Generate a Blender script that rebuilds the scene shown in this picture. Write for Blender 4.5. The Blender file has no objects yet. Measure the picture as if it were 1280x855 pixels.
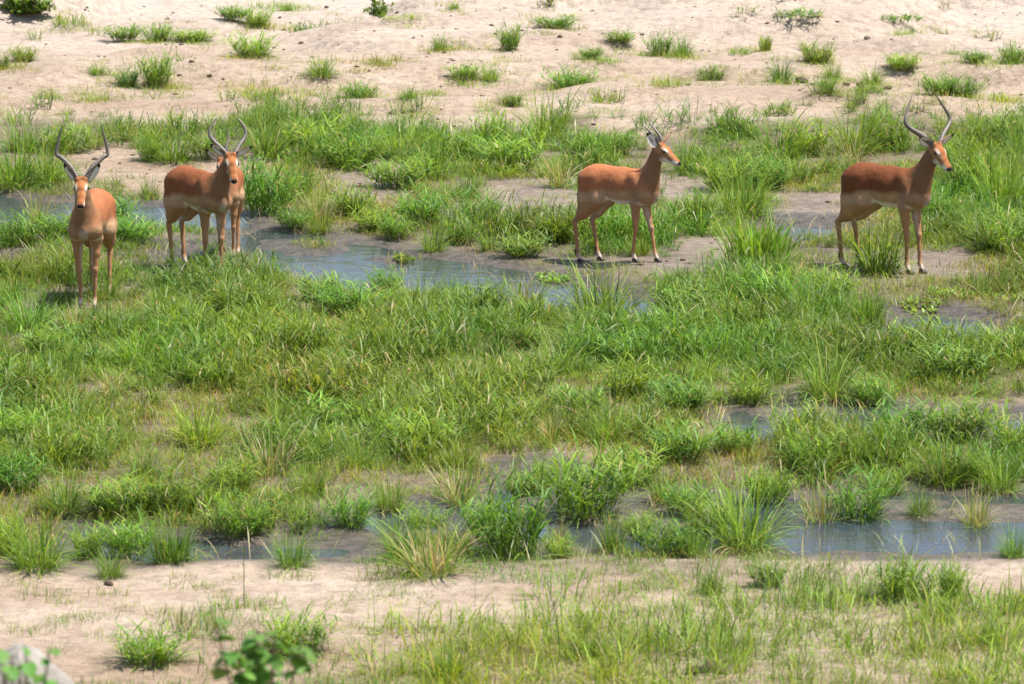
import bpy, math, random
import numpy as np
from mathutils import Vector, Matrix

# ------------------------------------------------------------------ camera, sky, sun, exposure
SC = bpy.context.scene
COL = SC.collection
CAM_H, FPX, PITCH = 6.3, 6000.0, math.atan(1027.5 / 6000.0)      # telephoto shot from the high near bank
cam_d = bpy.data.cameras.new('camera')
cam_d.sensor_width = 36.0
cam_d.lens = 36.0 * FPX / 1280.0
cam_d.clip_start, cam_d.clip_end = 0.5, 3000.0
cam_d.dof.use_dof = True
cam_d.dof.focus_distance = 39.5
cam_d.dof.aperture_fstop = 5.6
cam = bpy.data.objects.new('camera', cam_d)
COL.objects.link(cam)
cam.location = (0, 0, CAM_H)
cam.rotation_euler = (math.radians(90) - PITCH, 0, 0)
SC.camera = cam

SUN = Vector((0.38, -0.04, 0.92)).normalized()                     # towards the sun: high, from the right
elev = math.asin(SUN.z)
world = bpy.data.worlds.new('World')
SC.world = world
world.use_nodes = True
wn = world.node_tree.nodes
sky = wn.new('ShaderNodeTexSky')
sky.sky_type = 'NISHITA'
sky.sun_disc = False
sky.sun_elevation = elev
sky.sun_rotation = math.atan2(SUN.x, SUN.y)
sky.air_density = 1.0
sky.dust_density = 2.0
wn['Background'].inputs['Strength'].default_value = 0.105
world.node_tree.links.new(sky.outputs[0], wn['Background'].inputs['Color'])
sun_d = bpy.data.lights.new('sun', 'SUN')
sun_d.energy = 5.0
sun_d.angle = math.radians(0.53)
sun_d.color = (1.0, 0.955, 0.89)
sun = bpy.data.objects.new('sun', sun_d)
COL.objects.link(sun)
sun.rotation_euler = (-SUN).to_track_quat('-Z', 'Y').to_euler()
sun.location = (10, 40, 30)
SC.view_settings.view_transform = 'Standard'
SC.view_settings.look = 'None'
SC.view_settings.gamma = 1.0
SC.view_settings.use_curve_mapping = False
SC.view_settings.exposure = 1.0
SC.cycles.max_bounces = 8
SC.cycles.transparent_max_bounces = 16
SC.cycles.sample_clamp_indirect = 6.0

RNG = np.random.default_rng(11)
random.seed(11)

# ------------------------------------------------------------------ helpers
def G(px, py, z=0.0):
    """ground point seen at photo pixel (px, py) on the level z"""
    u, v = (px - 640.0) / FPX, (427.5 - py) / FPX
    dy = math.cos(PITCH) + math.sin(PITCH) * v
    dz = -math.sin(PITCH) + math.cos(PITCH) * v
    t = (z - CAM_H) / dz
    return np.array([u * t, dy * t])

def GA(a, z=0.0):
    return np.array([G(p[0], p[1], z) for p in a])

def ppm(py):
    return (py + 600.0) / CAM_H                                     # photo pixels per metre at that row

def smooth(a, b, x):
    t = np.clip((x - a) / (b - a), 0, 1)
    return t * t * (3 - 2 * t)

def hash2(ix, iy, s):
    n = (ix.astype(np.int64) * 374761393 + iy.astype(np.int64) * 668265263 + s * 974634777) & 0xffffffff
    n = ((n ^ (n >> 13)) * 1274126177) & 0xffffffff
    n = n ^ (n >> 16)
    return (n & 0xffffff) / float(0xffffff)

def vnoise(x, y, s=0):
    x = np.asarray(x, float); y = np.asarray(y, float)
    ix, iy = np.floor(x), np.floor(y)
    fx, fy = x - ix, y - iy
    fx = fx ** 3 * (fx * (fx * 6 - 15) + 10); fy = fy ** 3 * (fy * (fy * 6 - 15) + 10)
    a, b = hash2(ix, iy, s), hash2(ix + 1, iy, s)
    c, d = hash2(ix, iy + 1, s), hash2(ix + 1, iy + 1, s)
    return (a * (1 - fx) + b * fx) * (1 - fy) + (c * (1 - fx) + d * fx) * fy

def fbm(x, y, s=0, o=4):
    r, a, t = 0.0, 1.0, 0.0
    for i in range(o):
        r = r + a * (vnoise(x * 2 ** i + 17.3 * i, y * 2 ** i - 9.1 * i, s + i) - 0.5)
        t += a; a *= 0.5
    return r / t                                                    # about -0.5 .. 0.5

def poly_sd(P, poly):
    """signed distance (negative inside) of points P (N,2) to a polygon"""
    P = np.asarray(P, float)
    d = np.full(len(P), 1e9); ins = np.zeros(len(P), bool)
    n = len(poly)
    for i in range(n):
        a, b = poly[i], poly[(i + 1) % n]
        e = b - a; w = P - a
        t = np.clip((w @ e) / (e @ e + 1e-12), 0, 1)
        q = w - t[:, None] * e
        d = np.minimum(d, np.hypot(q[:, 0], q[:, 1]))
        c = ((a[1] <= P[:, 1]) != (b[1] <= P[:, 1]))
        xi = a[0] + (P[:, 1] - a[1]) * e[0] / (e[1] if abs(e[1]) > 1e-12 else 1e-12)
        ins ^= c & (P[:, 0] < xi)
    return np.where(ins, -d, d)

def mesh_np(name, V, faces4=None, faces3=None, attrs=None, smooth_shade=True):
    """mesh from numpy arrays, quads and triangles, with point colour attributes"""
    me = bpy.data.meshes.new(name)
    V = np.asarray(V, np.float32)
    f4 = np.zeros((0, 4), np.int32) if faces4 is None else np.asarray(faces4, np.int32)
    f3 = np.zeros((0, 3), np.int32) if faces3 is None else np.asarray(faces3, np.int32)
    me.vertices.add(len(V)); me.vertices.foreach_set('co', V.ravel())
    nl = len(f4) * 4 + len(f3) * 3
    me.loops.add(nl)
    me.loops.foreach_set('vertex_index', np.concatenate([f4.ravel(), f3.ravel()]).astype(np.int32))
    me.polygons.add(len(f4) + len(f3))
    st = np.concatenate([np.arange(len(f4)) * 4, len(f4) * 4 + np.arange(len(f3)) * 3]).astype(np.int32)
    me.polygons.foreach_set('loop_start', st)
    if smooth_shade:
        me.polygons.foreach_set('use_smooth', np.ones(len(st), bool))
    for k, a in (attrs or {}).items():
        a = np.asarray(a, np.float32)
        if a.ndim == 1:
            at = me.attributes.new(k, 'FLOAT', 'POINT'); at.data.foreach_set('value', a)
        else:
            if a.shape[1] == 3:
                a = np.concatenate([a, np.ones((len(a), 1), np.float32)], 1)
            at = me.attributes.new(k, 'FLOAT_COLOR', 'POINT'); at.data.foreach_set('color', a.ravel())
    me.update(calc_edges=True)
    return me

def obj(name, me, mat=None, parent=None, loc=None, rot=None, scale=None, label=None, cat=None, group=None, kind=None):
    o = bpy.data.objects.new(name, me)
    COL.objects.link(o)
    if mat is not None and me is not None and len(me.materials) == 0:
        me.materials.append(mat)
    if parent is not None: o.parent = parent
    if loc is not None: o.location = loc
    if rot is not None: o.rotation_euler = rot
    if scale is not None: o.scale = scale
    if label: o['label'] = label
    if cat: o['category'] = cat
    if group: o['group'] = group
    if kind: o['kind'] = kind
    return o

def mat(name):
    m = bpy.data.materials.new(name); m.use_nodes = True
    nt = m.node_tree
    return m, nt, nt.nodes['Principled BSDF'], nt.nodes['Material Output']

def N(nt, t, **kw):
    n = nt.nodes.new(t)
    for k, v in kw.items():
        if k in n.inputs: n.inputs[k].default_value = v
        else: setattr(n, k, v)
    return n

def L(nt, a, b): nt.links.new(a, b)

def mixc(nt, fac, a, b, mode='MIX'):
    n = nt.nodes.new('ShaderNodeMix'); n.data_type = 'RGBA'; n.blend_type = mode
    for s, v in ((n.inputs[0], fac), (n.inputs[6], a), (n.inputs[7], b)):
        if hasattr(v, 'is_output'): nt.links.new(v, s)
        else: s.default_value = v if not isinstance(v, tuple) or len(v) == 4 else (*v, 1)
    return n.outputs[2]

def mth(nt, op, a, b=0.0, clamp=False):
    n = nt.nodes.new('ShaderNodeMath'); n.operation = op; n.use_clamp = clamp
    for s, v in ((n.inputs[0], a), (n.inputs[1], b)):
        if hasattr(v, 'is_output'): nt.links.new(v, s)
        else: s.default_value = v
    return n.outputs[0]

def ramp(nt, fac, stops):
    n = nt.nodes.new('ShaderNodeValToRGB')
    e = n.color_ramp.elements
    while len(e) < len(stops): e.new(0.5)
    for i, (p, c) in enumerate(stops):
        e[i].position = p; e[i].color = c if len(c) == 4 else (*c, 1)
    nt.links.new(fac, n.inputs[0])
    return n.outputs[0]

def noise_n(nt, vec, scale, detail=4.0, rough=0.55):
    n = nt.nodes.new('ShaderNodeTexNoise')
    n.inputs['Scale'].default_value = scale; n.inputs['Detail'].default_value = detail
    n.inputs['Roughness'].default_value = rough
    if vec is not None: nt.links.new(vec, n.inputs['Vector'])
    return n.outputs[0]

# ------------------------------------------------------------------ layout of the river bed (polygons on the ground)
WATER = [GA(p) for p in (
    [(-160, 236), (0, 238), (40, 246), (150, 247), (215, 252), (300, 262), (330, 278), (300, 284), (215, 280), (150, 285), (60, 283), (0, 280), (-160, 290)],
    [(205, 312), (240, 311), (243, 328), (208, 329)],
    [(300, 276), (350, 283), (415, 291), (440, 297), (480, 303), (520, 314), (590, 323), (660, 333), (700, 341), (740, 352), (820, 366), (830, 388),
     (800, 406), (700, 388), (640, 378), (560, 372), (470, 366), (400, 352), (340, 336), (295, 316)],
    [(520, 262), (620, 263), (718, 266), (712, 279), (600, 281), (530, 275)],
    [(955, 275), (1000, 273), (1048, 278), (1050, 296), (985, 298), (950, 288)],
    [(1120, 390), (1150, 386), (1235, 396), (1250, 424), (1200, 432), (1140, 428), (1105, 410)],
    [(885, 506), (960, 500), (1060, 496), (1125, 503), (1132, 528), (1100, 546), (1050, 540), (960, 545), (900, 540)],
    [(1200, 520), (1300, 515), (1440, 520), (1440, 560), (1290, 550)],
    [(640, 606), (720, 604), (860, 612), (940, 612), (1000, 616), (1100, 606), (1180, 612), (1300, 612), (1460, 616), (1460, 690), (1255, 683), (1190, 686), (1090, 688),
     (1000, 688), (960, 676), (840, 684), (760, 682), (690, 682), (640, 660), (560, 656), (450, 664), (430, 640), (500, 622), (580, 628)],
    [(90, 652), (150, 655), (230, 662), (300, 672), (470, 676), (460, 692), (340, 696), (250, 694), (160, 696), (100, 684)],
    [(-40, 318), (8, 318), (10, 336), (-40, 338)],
    [(640, 586), (690, 584), (695, 598), (650, 600)],
)]
# mud islands that rise through the water
ISLES = [GA(p) for p in (
    [(330, 296), (400, 300), (430, 306), (380, 311), (330, 306)],
    [(470, 318), (500, 314), (515, 322), (490, 327)],
    [(640, 618), (720, 612), (800, 622), (880, 640), (800, 655), (700, 645)],
    [(820, 606), (920, 612), (960, 622), (880, 628)],
    [(1040, 624), (1160, 618), (1300, 628), (1420, 634), (1300, 646), (1120, 642)],
    [(960, 505), (1030, 505), (1040, 520), (970, 524)],
)]
# open ground inside the grass (sand and drying mud)
BARE = [GA(p) for p in (
    [(120, 192), (200, 200), (330, 205), (330, 246), (230, 248), (150, 240), (110, 215)],
    [(425, 218), (505, 214), (510, 252), (430, 256)],
    [(615, 233), (720, 230), (730, 262), (625, 264)],
    [(965, 247), (1060, 246), (1060, 274), (960, 276)],
    [(845, 225), (900, 228), (900, 250), (850, 252)],
    [(330, 274), (420, 284), (560, 306), (700, 319), (760, 322), (830, 326), (910, 340), (870, 348), (760, 336), (640, 334), (500, 312), (380, 290)],
    [(840, 300), (930, 300), (920, 344), (850, 340)],
    [(1120, 312), (1215, 308), (1225, 345), (1170, 356), (1040, 352), (1030, 330), (1080, 344)],
    [(560, 330), (620, 326), (700, 338), (640, 342)],
    [(1190, 512), (1300, 505), (1460, 508), (1460, 540), (1250, 534)],
    [(900, 508), (1000, 498), (1120, 500), (1125, 542), (910, 546)],
    [(620, 606), (720, 600), (880, 606), (1000, 610), (1090, 602), (1160, 606), (1300, 610), (1460, 612), (1460, 690), (620, 690)],
    [(980, 684), (1120, 686), (1260, 682), (1460, 690), (1460, 748), (1200, 748), (1100, 726), (1010, 720)],
    [(-200, 706), (60, 722), (150, 706), (250, 694), (450, 688), (470, 712), (420, 740), (330, 752), (250, 768), (180, 790), (150, 860), (-200, 860)],
    [(60, 720), (200, 700), (200, 730), (90, 740)],
    [(95, 660), (230, 664), (440, 676), (440, 694), (120, 694)],
    [(430, 628), (560, 622), (580, 664), (440, 668)],
    [(640, 582), (700, 576), (720, 596), (650, 604)],
)]
MUD = [GA(p) for p in (
    [(330, 270), (420, 281), (560, 303), (700, 316), (740, 322), (720, 340), (640, 350), (500, 330), (330, 300)],
    [(890, 506), (1000, 498), (1125, 500), (1130, 545), (900, 550)],
    [(440, 622), (590, 616), (700, 598), (880, 604), (1300, 608), (1460, 610), (1460, 688), (600, 688), (430, 670)],
    [(80, 650), (230, 660), (440, 672), (440, 692), (120, 696)],
    [(100, 240), (330, 250), (330, 290), (100, 282)],
    [(-200, 230), (100, 240), (100, 290), (-200, 290)],
)]
DAMP = [GA(p) for p in (
    [(690, 285), (930, 290), (930, 352), (700, 345)], [(1000, 300), (1240, 300), (1240, 362), (1010, 356)], [(425, 214), (510, 214), (510, 256), (425, 256)],
    [(610, 230), (730, 230), (730, 264), (610, 264)], [(950, 244), (1062, 244), (1062, 280), (950, 280)], [(840, 225), (905, 225), (905, 252), (840, 252)],
    [(-100, 692), (450, 684), (470, 704), (-100, 716)], [(980, 682), (1460, 682), (1460, 702), (990, 700)],
)]
FAR_EDGE = GA([(-300, 158), (0, 156), (130, 158), (180, 170), (260, 165), (330, 146), (430, 166), (560, 170), (640, 168), (720, 156), (760, 176),
               (900, 172), (1000, 162), (1100, 150), (1200, 158), (1280, 156), (1600, 152)])

def far_edge_y(x):
    return np.interp(x, FAR_EDGE[:, 0], FAR_EDGE[:, 1])

def water_sd(P):
    x, y = P[:, 0], P[:, 1]
    w = np.full(len(P), 1e9)
    for p in WATER: w = np.minimum(w, poly_sd(P, p))
    for p in ISLES: w = np.maximum(w, -poly_sd(P, p))
    return w + 0.26 * fbm(x * 2.3, y * 1.0, 5, 4) - 0.015

def mud_sd(P):
    d = np.full(len(P), 1e9)
    for p in MUD: d = np.minimum(d, poly_sd(P, p))
    return d

def bare_sd(P):
    b = np.full(len(P), 1e9)
    for p in BARE: b = np.minimum(b, poly_sd(P, p))
    return b

WATER_Z = -0.035
def terrain(P):
    """ground height, wetness and litter at points P (N,2)"""
    P = np.asarray(P, float)
    x, y = P[:, 0], P[:, 1]
    w = water_sd(P)
    near = (y > 20) & (y < 75) & (np.abs(x) < 20)
    w = np.where(near, w, 5.0)
    z = 0.03 + 0.05 * fbm(x * 0.55, y * 0.45, 21, 3) + 0.035 * fbm(x * 2.4, y * 1.6, 31, 4)
    z = np.maximum(z, 0.0)
    shore = smooth(-0.28, 0.22, w)
    z = -0.074 + (z + 0.074) * shore + 0.125 * fbm(x * 1.1, y * 3.2, 41, 4) * (1 - shore)
    md = mud_sd(P)
    flat = smooth(.5, 0, md) * shore
    z = z * (1 - flat) + flat * (-.023 + .065 * fbm(x * 1.7, y * 2.6, 44, 4) + .02 * fbm(x * 6, y * 6, 46, 3))
    # far sand flat: low eroded ledges that run along the bed
    far = smooth(45.5, 50.0, y)
    l = y + 1.7 * fbm(x * 0.22, y * 0.25, 51, 3)
    step = np.floor(l / 1.9) + smooth(0.88, 0.98, l / 1.9 - np.floor(l / 1.9))
    keep = smooth(-0.12, 0.1, fbm(x * 0.3, y * 0.5, 61, 2))
    z = z + far * (0.07 * (step - 24.2) * (0.35 + 0.65 * keep) * smooth(70, 60, y) + 0.05 * fbm(x * 0.9, y * 1.3, 71, 4))
    z = np.where(y > 70, np.minimum(z, 0.6), z)
    # near bank that the photographer stands on
    bank = np.maximum(0, 22.0 + 0.6 * fbm(x * 0.4, y * 0.1, 81, 2) - y)
    z = z + 0.2 * bank * smooth(0, 3, bank) * smooth(-12, 0, y) + 0.12 * fbm(x * 0.8, y * 0.8, 91, 4) * smooth(0, 3, bank)
    return z, w

def H(x, y):
    z, _ = terrain(np.array([[x, y]]))
    return float(z[0])

# ------------------------------------------------------------------ ground
def ground():
    def axis(lo, hi, step, reach):
        core = np.arange(lo, hi + 1e-6, step)
        out, s, p = [], step, hi
        while p < reach:
            s *= 1.28; p += s; out.append(p)
        inn, s, p = [], step, lo
        while p > -reach:
            s *= 1.28; p -= s; inn.append(p)
        return np.concatenate([inn[::-1], core, out])
    X = axis(-9.0, 9.0, 0.068, 1500.0)
    Y = axis(23.5, 66.0, 0.095, 1500.0)
    XX, YY = np.meshgrid(X, Y)
    P = np.stack([XX.ravel(), YY.ravel()], 1)
    z, w = terrain(P)
    nx, ny = len(X), len(Y)
    i = np.arange(ny - 1)[:, None] * nx + np.arange(nx - 1)[None, :]
    F = np.stack([i, i + 1, i + 1 + nx, i + nx], -1).reshape(-1, 4)
    core = (np.abs(P[:, 0]) < 14) & (P[:, 1] > 20) & (P[:, 1] < 70)
    b = bare_sd(P)
    fe = P[:, 1] - far_edge_y(P[:, 0])
    md = mud_sd(P)
    nn = fbm(P[:, 0] * 1.2, P[:, 1] * 0.8, 7, 4)
    dm = np.full(len(P), 1e9)
    for p in DAMP: dm = np.minimum(dm, poly_sd(P, p))
    wet = np.maximum(smooth(0.55, 0.08, w + 0.5 * nn), .9 * smooth(.35, -.05, md + .7 * nn))
    wet = np.maximum(wet, .58 * smooth(.4, -.2, dm + .8 * nn)) * core
    soil = smooth(-0.1, 0.5, b + 0.4 * fbm(P[:, 0] * 1.5, P[:, 1], 8, 3)) * smooth(0.4, -0.6, fe) * smooth(27.6, 29.0, P[:, 1]) * core
    me = mesh_np('ground', np.stack([P[:, 0], P[:, 1], z], 1), faces4=F, attrs={'wet': wet, 'soil': soil})
    m, nt, bs, out = mat('river_sand')
    geo = N(nt, 'ShaderNodeNewGeometry').outputs['Position']
    a_w = N(nt, 'ShaderNodeAttribute', attribute_name='wet').outputs['Fac']
    a_s = N(nt, 'ShaderNodeAttribute', attribute_name='soil').outputs['Fac']
    mp = N(nt, 'ShaderNodeMapping'); mp.inputs['Scale'].default_value = (0.8, 1.5, 1); L(nt, geo, mp.inputs[0])
    n1 = noise_n(nt, mp.outputs[0], 0.5, 6, 0.6)
    n2 = noise_n(nt, geo, 9.0, 6, 0.7)
    n3 = noise_n(nt, geo, 60.0, 3, 0.6)
    c = ramp(nt, n1, [(0.30, (0.255, 0.182, 0.124)), (0.5, (0.325, 0.250, 0.184)), (0.68, (0.40, 0.322, 0.256))])
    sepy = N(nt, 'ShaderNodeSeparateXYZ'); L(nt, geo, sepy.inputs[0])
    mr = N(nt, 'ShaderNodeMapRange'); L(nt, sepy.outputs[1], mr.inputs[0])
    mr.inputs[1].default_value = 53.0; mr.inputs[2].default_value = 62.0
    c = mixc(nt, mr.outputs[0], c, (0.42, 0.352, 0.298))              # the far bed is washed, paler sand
    g = ramp(nt, n2, [(0.3, (0.60, 0.58, 0.56)), (0.55, (1, 1, 1)), (0.75, (1.1, 1.08, 1.05))])
    c = mixc(nt, 1.0, c, g, 'MULTIPLY')
    g3 = ramp(nt, n3, [(0.3, (0.8, 0.79, 0.78)), (0.6, (1.05, 1.05, 1.05))])
    c = mixc(nt, 1.0, c, g3, 'MULTIPLY')
    vor = N(nt, 'ShaderNodeTexVoronoi', Scale=5.5); L(nt, geo, vor.inputs['Vector'])
    spk = mth(nt, 'LESS_THAN', vor.outputs['Distance'], 0.11)
    spk = mth(nt, 'MULTIPLY', spk, mth(nt, 'GREATER_THAN', noise_n(nt, geo, 1.7, 2), 0.5))
    c = mixc(nt, mth(nt, 'MULTIPLY', spk, 0.55), c, (0.2, 0.15, 0.11))
    soil = ramp(nt, n2, [(0.3, (0.055, 0.046, 0.026)), (0.7, (0.17, 0.135, 0.082))])
    c = mixc(nt, mth(nt, 'MULTIPLY', a_s, 0.85), c, soil)
    mud = ramp(nt, n2, [(0.3, (0.030, 0.025, 0.020)), (0.52, (0.062, 0.051, 0.040)), (0.75, (0.12, 0.098, 0.075))])
    c = mixc(nt, mth(nt, 'MULTIPLY', a_w, 0.93), c, mud)
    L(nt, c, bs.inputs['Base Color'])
    rr = N(nt, 'ShaderNodeMapRange'); L(nt, a_w, rr.inputs[0])
    rr.inputs[3].default_value = 0.9; rr.inputs[4].default_value = 0.42
    L(nt, rr.outputs[0], bs.inputs['Roughness'])
    bs.inputs['Specular IOR Level'].default_value = 0.35
    hsum = mth(nt, 'ADD', mth(nt, 'MULTIPLY', n2, 0.06), mth(nt, 'MULTIPLY', n3, 0.012))
    mp2 = N(nt, 'ShaderNodeMapping'); mp2.inputs['Scale'].default_value = (1.0, 2.6, 1); L(nt, geo, mp2.inputs[0])
    hsum = mth(nt, 'ADD', hsum, mth(nt, 'MULTIPLY', noise_n(nt, mp2.outputs[0], 2.6, 3, 0.5), 0.09))
    vp = N(nt, 'ShaderNodeTexVoronoi', Scale=4.2); L(nt, geo, vp.inputs['Vector'])
    pr = N(nt, 'ShaderNodeMapRange'); L(nt, vp.outputs['Distance'], pr.inputs[0])
    pr.inputs[1].default_value = 0.10; pr.inputs[2].default_value = 0.26
    pm = N(nt, 'ShaderNodeMapRange'); L(nt, noise_n(nt, geo, 0.6, 3), pm.inputs[0])
    pm.inputs[1].default_value = 0.42; pm.inputs[2].default_value = 0.6
    hsum = mth(nt, 'ADD', hsum, mth(nt, 'MULTIPLY', mth(nt, 'MULTIPLY', pr.outputs[0], pm.outputs[0]), 0.03))
    bp = N(nt, 'ShaderNodeBump', Strength=0.9, Distance=1.0); L(nt, hsum, bp.inputs['Height']); L(nt, bp.outputs[0], bs.inputs['Normal'])
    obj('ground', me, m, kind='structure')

def water():
    nx, ny = 61, 81
    X = np.linspace(-14, 14, nx); Y = np.linspace(23.0, 47.5, ny)
    XX, YY = np.meshgrid(X, Y)
    V = np.stack([XX.ravel(), YY.ravel(), np.full(nx * ny, WATER_Z)], 1)
    i = np.arange(ny - 1)[:, None] * nx + np.arange(nx - 1)[None, :]
    F = np.stack([i, i + 1, i + 1 + nx, i + nx], -1).reshape(-1, 4)
    me = mesh_np('water', V, faces4=F)
    m, nt, bs, out = mat('shallow_water')
    nt.nodes.remove(bs)
    geo = N(nt, 'ShaderNodeNewGeometry').outputs['Position']
    mp = N(nt, 'ShaderNodeMapping'); mp.inputs['Scale'].default_value = (1.0, 1.8, 1); L(nt, geo, mp.inputs[0])
    h = mth(nt, 'ADD', mth(nt, 'MULTIPLY', noise_n(nt, mp.outputs[0], 5.0, 3), 0.006), mth(nt, 'MULTIPLY', noise_n(nt, mp.outputs[0], 1.3, 2), 0.012))
    bp = N(nt, 'ShaderNodeBump', Strength=1.0, Distance=1.0); L(nt, h, bp.inputs['Height'])
    fr = N(nt, 'ShaderNodeFresnel', IOR=1.5); L(nt, bp.outputs[0], fr.inputs['Normal'])
    gl = N(nt, 'ShaderNodeBsdfGlossy', Roughness=0.03); L(nt, bp.outputs[0], gl.inputs['Normal'])
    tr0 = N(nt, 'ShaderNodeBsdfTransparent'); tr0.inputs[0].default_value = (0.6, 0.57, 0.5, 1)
    sky_tint = N(nt, 'ShaderNodeBsdfDiffuse'); sky_tint.inputs[0].default_value = (0.19, 0.27, 0.35, 1)   # blue-grey diffuse that paints brighter sky reflection into the water colour
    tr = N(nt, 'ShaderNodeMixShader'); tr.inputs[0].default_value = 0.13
    L(nt, tr0.outputs[0], tr.inputs[1]); L(nt, sky_tint.outputs[0], tr.inputs[2])
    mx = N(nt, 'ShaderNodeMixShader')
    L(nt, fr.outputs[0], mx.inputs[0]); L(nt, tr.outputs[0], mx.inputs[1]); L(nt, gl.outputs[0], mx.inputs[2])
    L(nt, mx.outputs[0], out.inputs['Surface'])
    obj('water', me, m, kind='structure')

ground()
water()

# ------------------------------------------------------------------ impalas
def surface_nets(F, org, h):
    """closed quad mesh of the zero level of the field F (negative inside)"""
    ins = F < 0
    nx, ny, nz = F.shape
    cn = np.zeros((nx - 1, ny - 1, nz - 1), np.uint8)
    offs = [(i, j, k) for i in (0, 1) for j in (0, 1) for k in (0, 1)]
    for (i, j, k) in offs:
        cn += ins[i:nx - 1 + i, j:ny - 1 + j, k:nz - 1 + k]
    act = np.argwhere((cn > 0) & (cn < 8))
    idx = np.full(cn.shape, -1, np.int64)
    idx[act[:, 0], act[:, 1], act[:, 2]] = np.arange(len(act))
    val = np.stack([F[act[:, 0] + i, act[:, 1] + j, act[:, 2] + k] for (i, j, k) in offs], 1)
    O = np.array(offs, float)
    S = np.zeros((len(act), 3)); C = np.zeros(len(act))
    for a in range(8):
        for b in range(a + 1, 8):
            if np.abs(O[a] - O[b]).sum() != 1: continue
            m = (val[:, a] < 0) != (val[:, b] < 0)
            t = val[m, a] / (val[m, a] - val[m, b])
            S[m] += O[a] + t[:, None] * (O[b] - O[a]); C[m] += 1
    V = (act + S / C[:, None]) * h + org
    quads = []
    for ax in range(3):
        sl0 = [slice(None)] * 3; sl1 = [slice(None)] * 3
        sl0[ax] = slice(0, -1); sl1[ax] = slice(1, None)
        ch = ins[tuple(sl0)] != ins[tuple(sl1)]
        e = np.argwhere(ch)
        u, v = (ax + 1) % 3, (ax + 2) % 3
        ok = (e[:, u] > 0) & (e[:, v] > 0) & (e[:, u] < F.shape[u] - 1) & (e[:, v] < F.shape[v] - 1)
        e = e[ok]
        def cell(du, dv):
            c = e.copy(); c[:, u] += du; c[:, v] += dv
            return idx[c[:, 0], c[:, 1], c[:, 2]]
        q = np.stack([cell(-1, -1), cell(0, -1), cell(0, 0), cell(-1, 0)], 1)
        flip = ~ins[e[:, 0], e[:, 1], e[:, 2]]
        q[flip] = q[flip][:, ::-1]
        quads.append(q)
    return V, np.concatenate(quads)

def cone_d(P, pr):
    """distance to a tapered, sideways squashed capsule"""
    A, ra, B, rb, sq, side = pr[:6]
    if sq != 1.0:
        s = side
        P = P + np.outer((P - A) @ s * (1 / sq - 1), s)
        B = B + s * ((B - A) @ s) * (1 / sq - 1)
    e = B - A; w = P - A
    t = np.clip((w @ e) / (e @ e + 1e-9), 0, 1)
    q = w - t[:, None] * e
    d = np.sqrt((q * q).sum(1)) - (ra + t * (rb - ra))
    return d * (sq if sq < 1 else 1.0) ** 0.5

def field_mesh(prims, h):
    lo = np.min([np.minimum(p[0] - p[1], p[2] - p[3]) for p in prims], 0) - 0.04
    hi = np.max([np.maximum(p[0] + p[1], p[2] + p[3]) for p in prims], 0) + 0.04
    n = np.ceil((hi - lo) / h).astype(int) + 1
    F = np.full(n, 1.0)
    for p in prims:
        k = p[6]
        r = max(p[1], p[3]) + k + 0.03
        a = np.clip(np.floor((np.minimum(p[0], p[2]) - r - lo) / h).astype(int), 0, n - 1)
        b = np.clip(np.ceil((np.maximum(p[0], p[2]) + r - lo) / h).astype(int) + 1, 1, n)
        gx, gy, gz = [np.arange(a[i], b[i]) * h + lo[i] for i in range(3)]
        Q = np.stack(np.meshgrid(gx, gy, gz, indexing='ij'), -1).reshape(-1, 3)
        d = cone_d(Q, p).reshape(len(gx), len(gy), len(gz))
        sub = F[a[0]:b[0], a[1]:b[1], a[2]:b[2]]
        hh = np.clip(0.5 + 0.5 * (sub - d) / k, 0, 1)
        F[a[0]:b[0], a[1]:b[1], a[2]:b[2]] = sub * (1 - hh) + d * hh - k * hh * (1 - hh)
    return surface_nets(F, lo, h)

def vert_normals(V, Q):
    n = np.cross(V[Q[:, 2]] - V[Q[:, 0]], V[Q[:, 3]] - V[Q[:, 1]])
    o = np.zeros_like(V)
    for i in range(4): np.add.at(o, Q[:, i], n)
    return o / (np.linalg.norm(o, axis=1)[:, None] + 1e-12)

def coat_material():
    m, nt, bs, out = mat('impala_coat')
    a = N(nt, 'ShaderNodeAttribute', attribute_name='coat').outputs['Color']
    tc = N(nt, 'ShaderNodeTexCoord').outputs['Object']
    mp = N(nt, 'ShaderNodeMapping'); mp.inputs['Scale'].default_value = (0.5, 1, 1); L(nt, tc, mp.inputs[0])
    n1 = noise_n(nt, mp.outputs[0], 240, 3, 0.7)
    n2 = noise_n(nt, tc, 11, 4, 0.6)
    c = mixc(nt, 1.0, a, ramp(nt, n1, [(0.3, (0.78, 0.76, 0.74)), (0.65, (1.12, 1.12, 1.12))]), 'MULTIPLY')
    c = mixc(nt, 1.0, c, ramp(nt, n2, [(0.3, (0.86, 0.84, 0.82)), (0.65, (1.06, 1.06, 1.06))]), 'MULTIPLY')
    L(nt, c, bs.inputs['Base Color'])
    bs.inputs['Roughness'].default_value = 0.7
    bs.inputs['Specular IOR Level'].default_value = 0.14
    h = mth(nt, 'ADD', mth(nt, 'MULTIPLY', n1, 0.0025), mth(nt, 'MULTIPLY', n2, 0.013))
    bp = N(nt, 'ShaderNodeBump', Strength=0.8, Distance=1.0); L(nt, h, bp.inputs['Height']); L(nt, bp.outputs[0], bs.inputs['Normal'])
    return m

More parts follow.
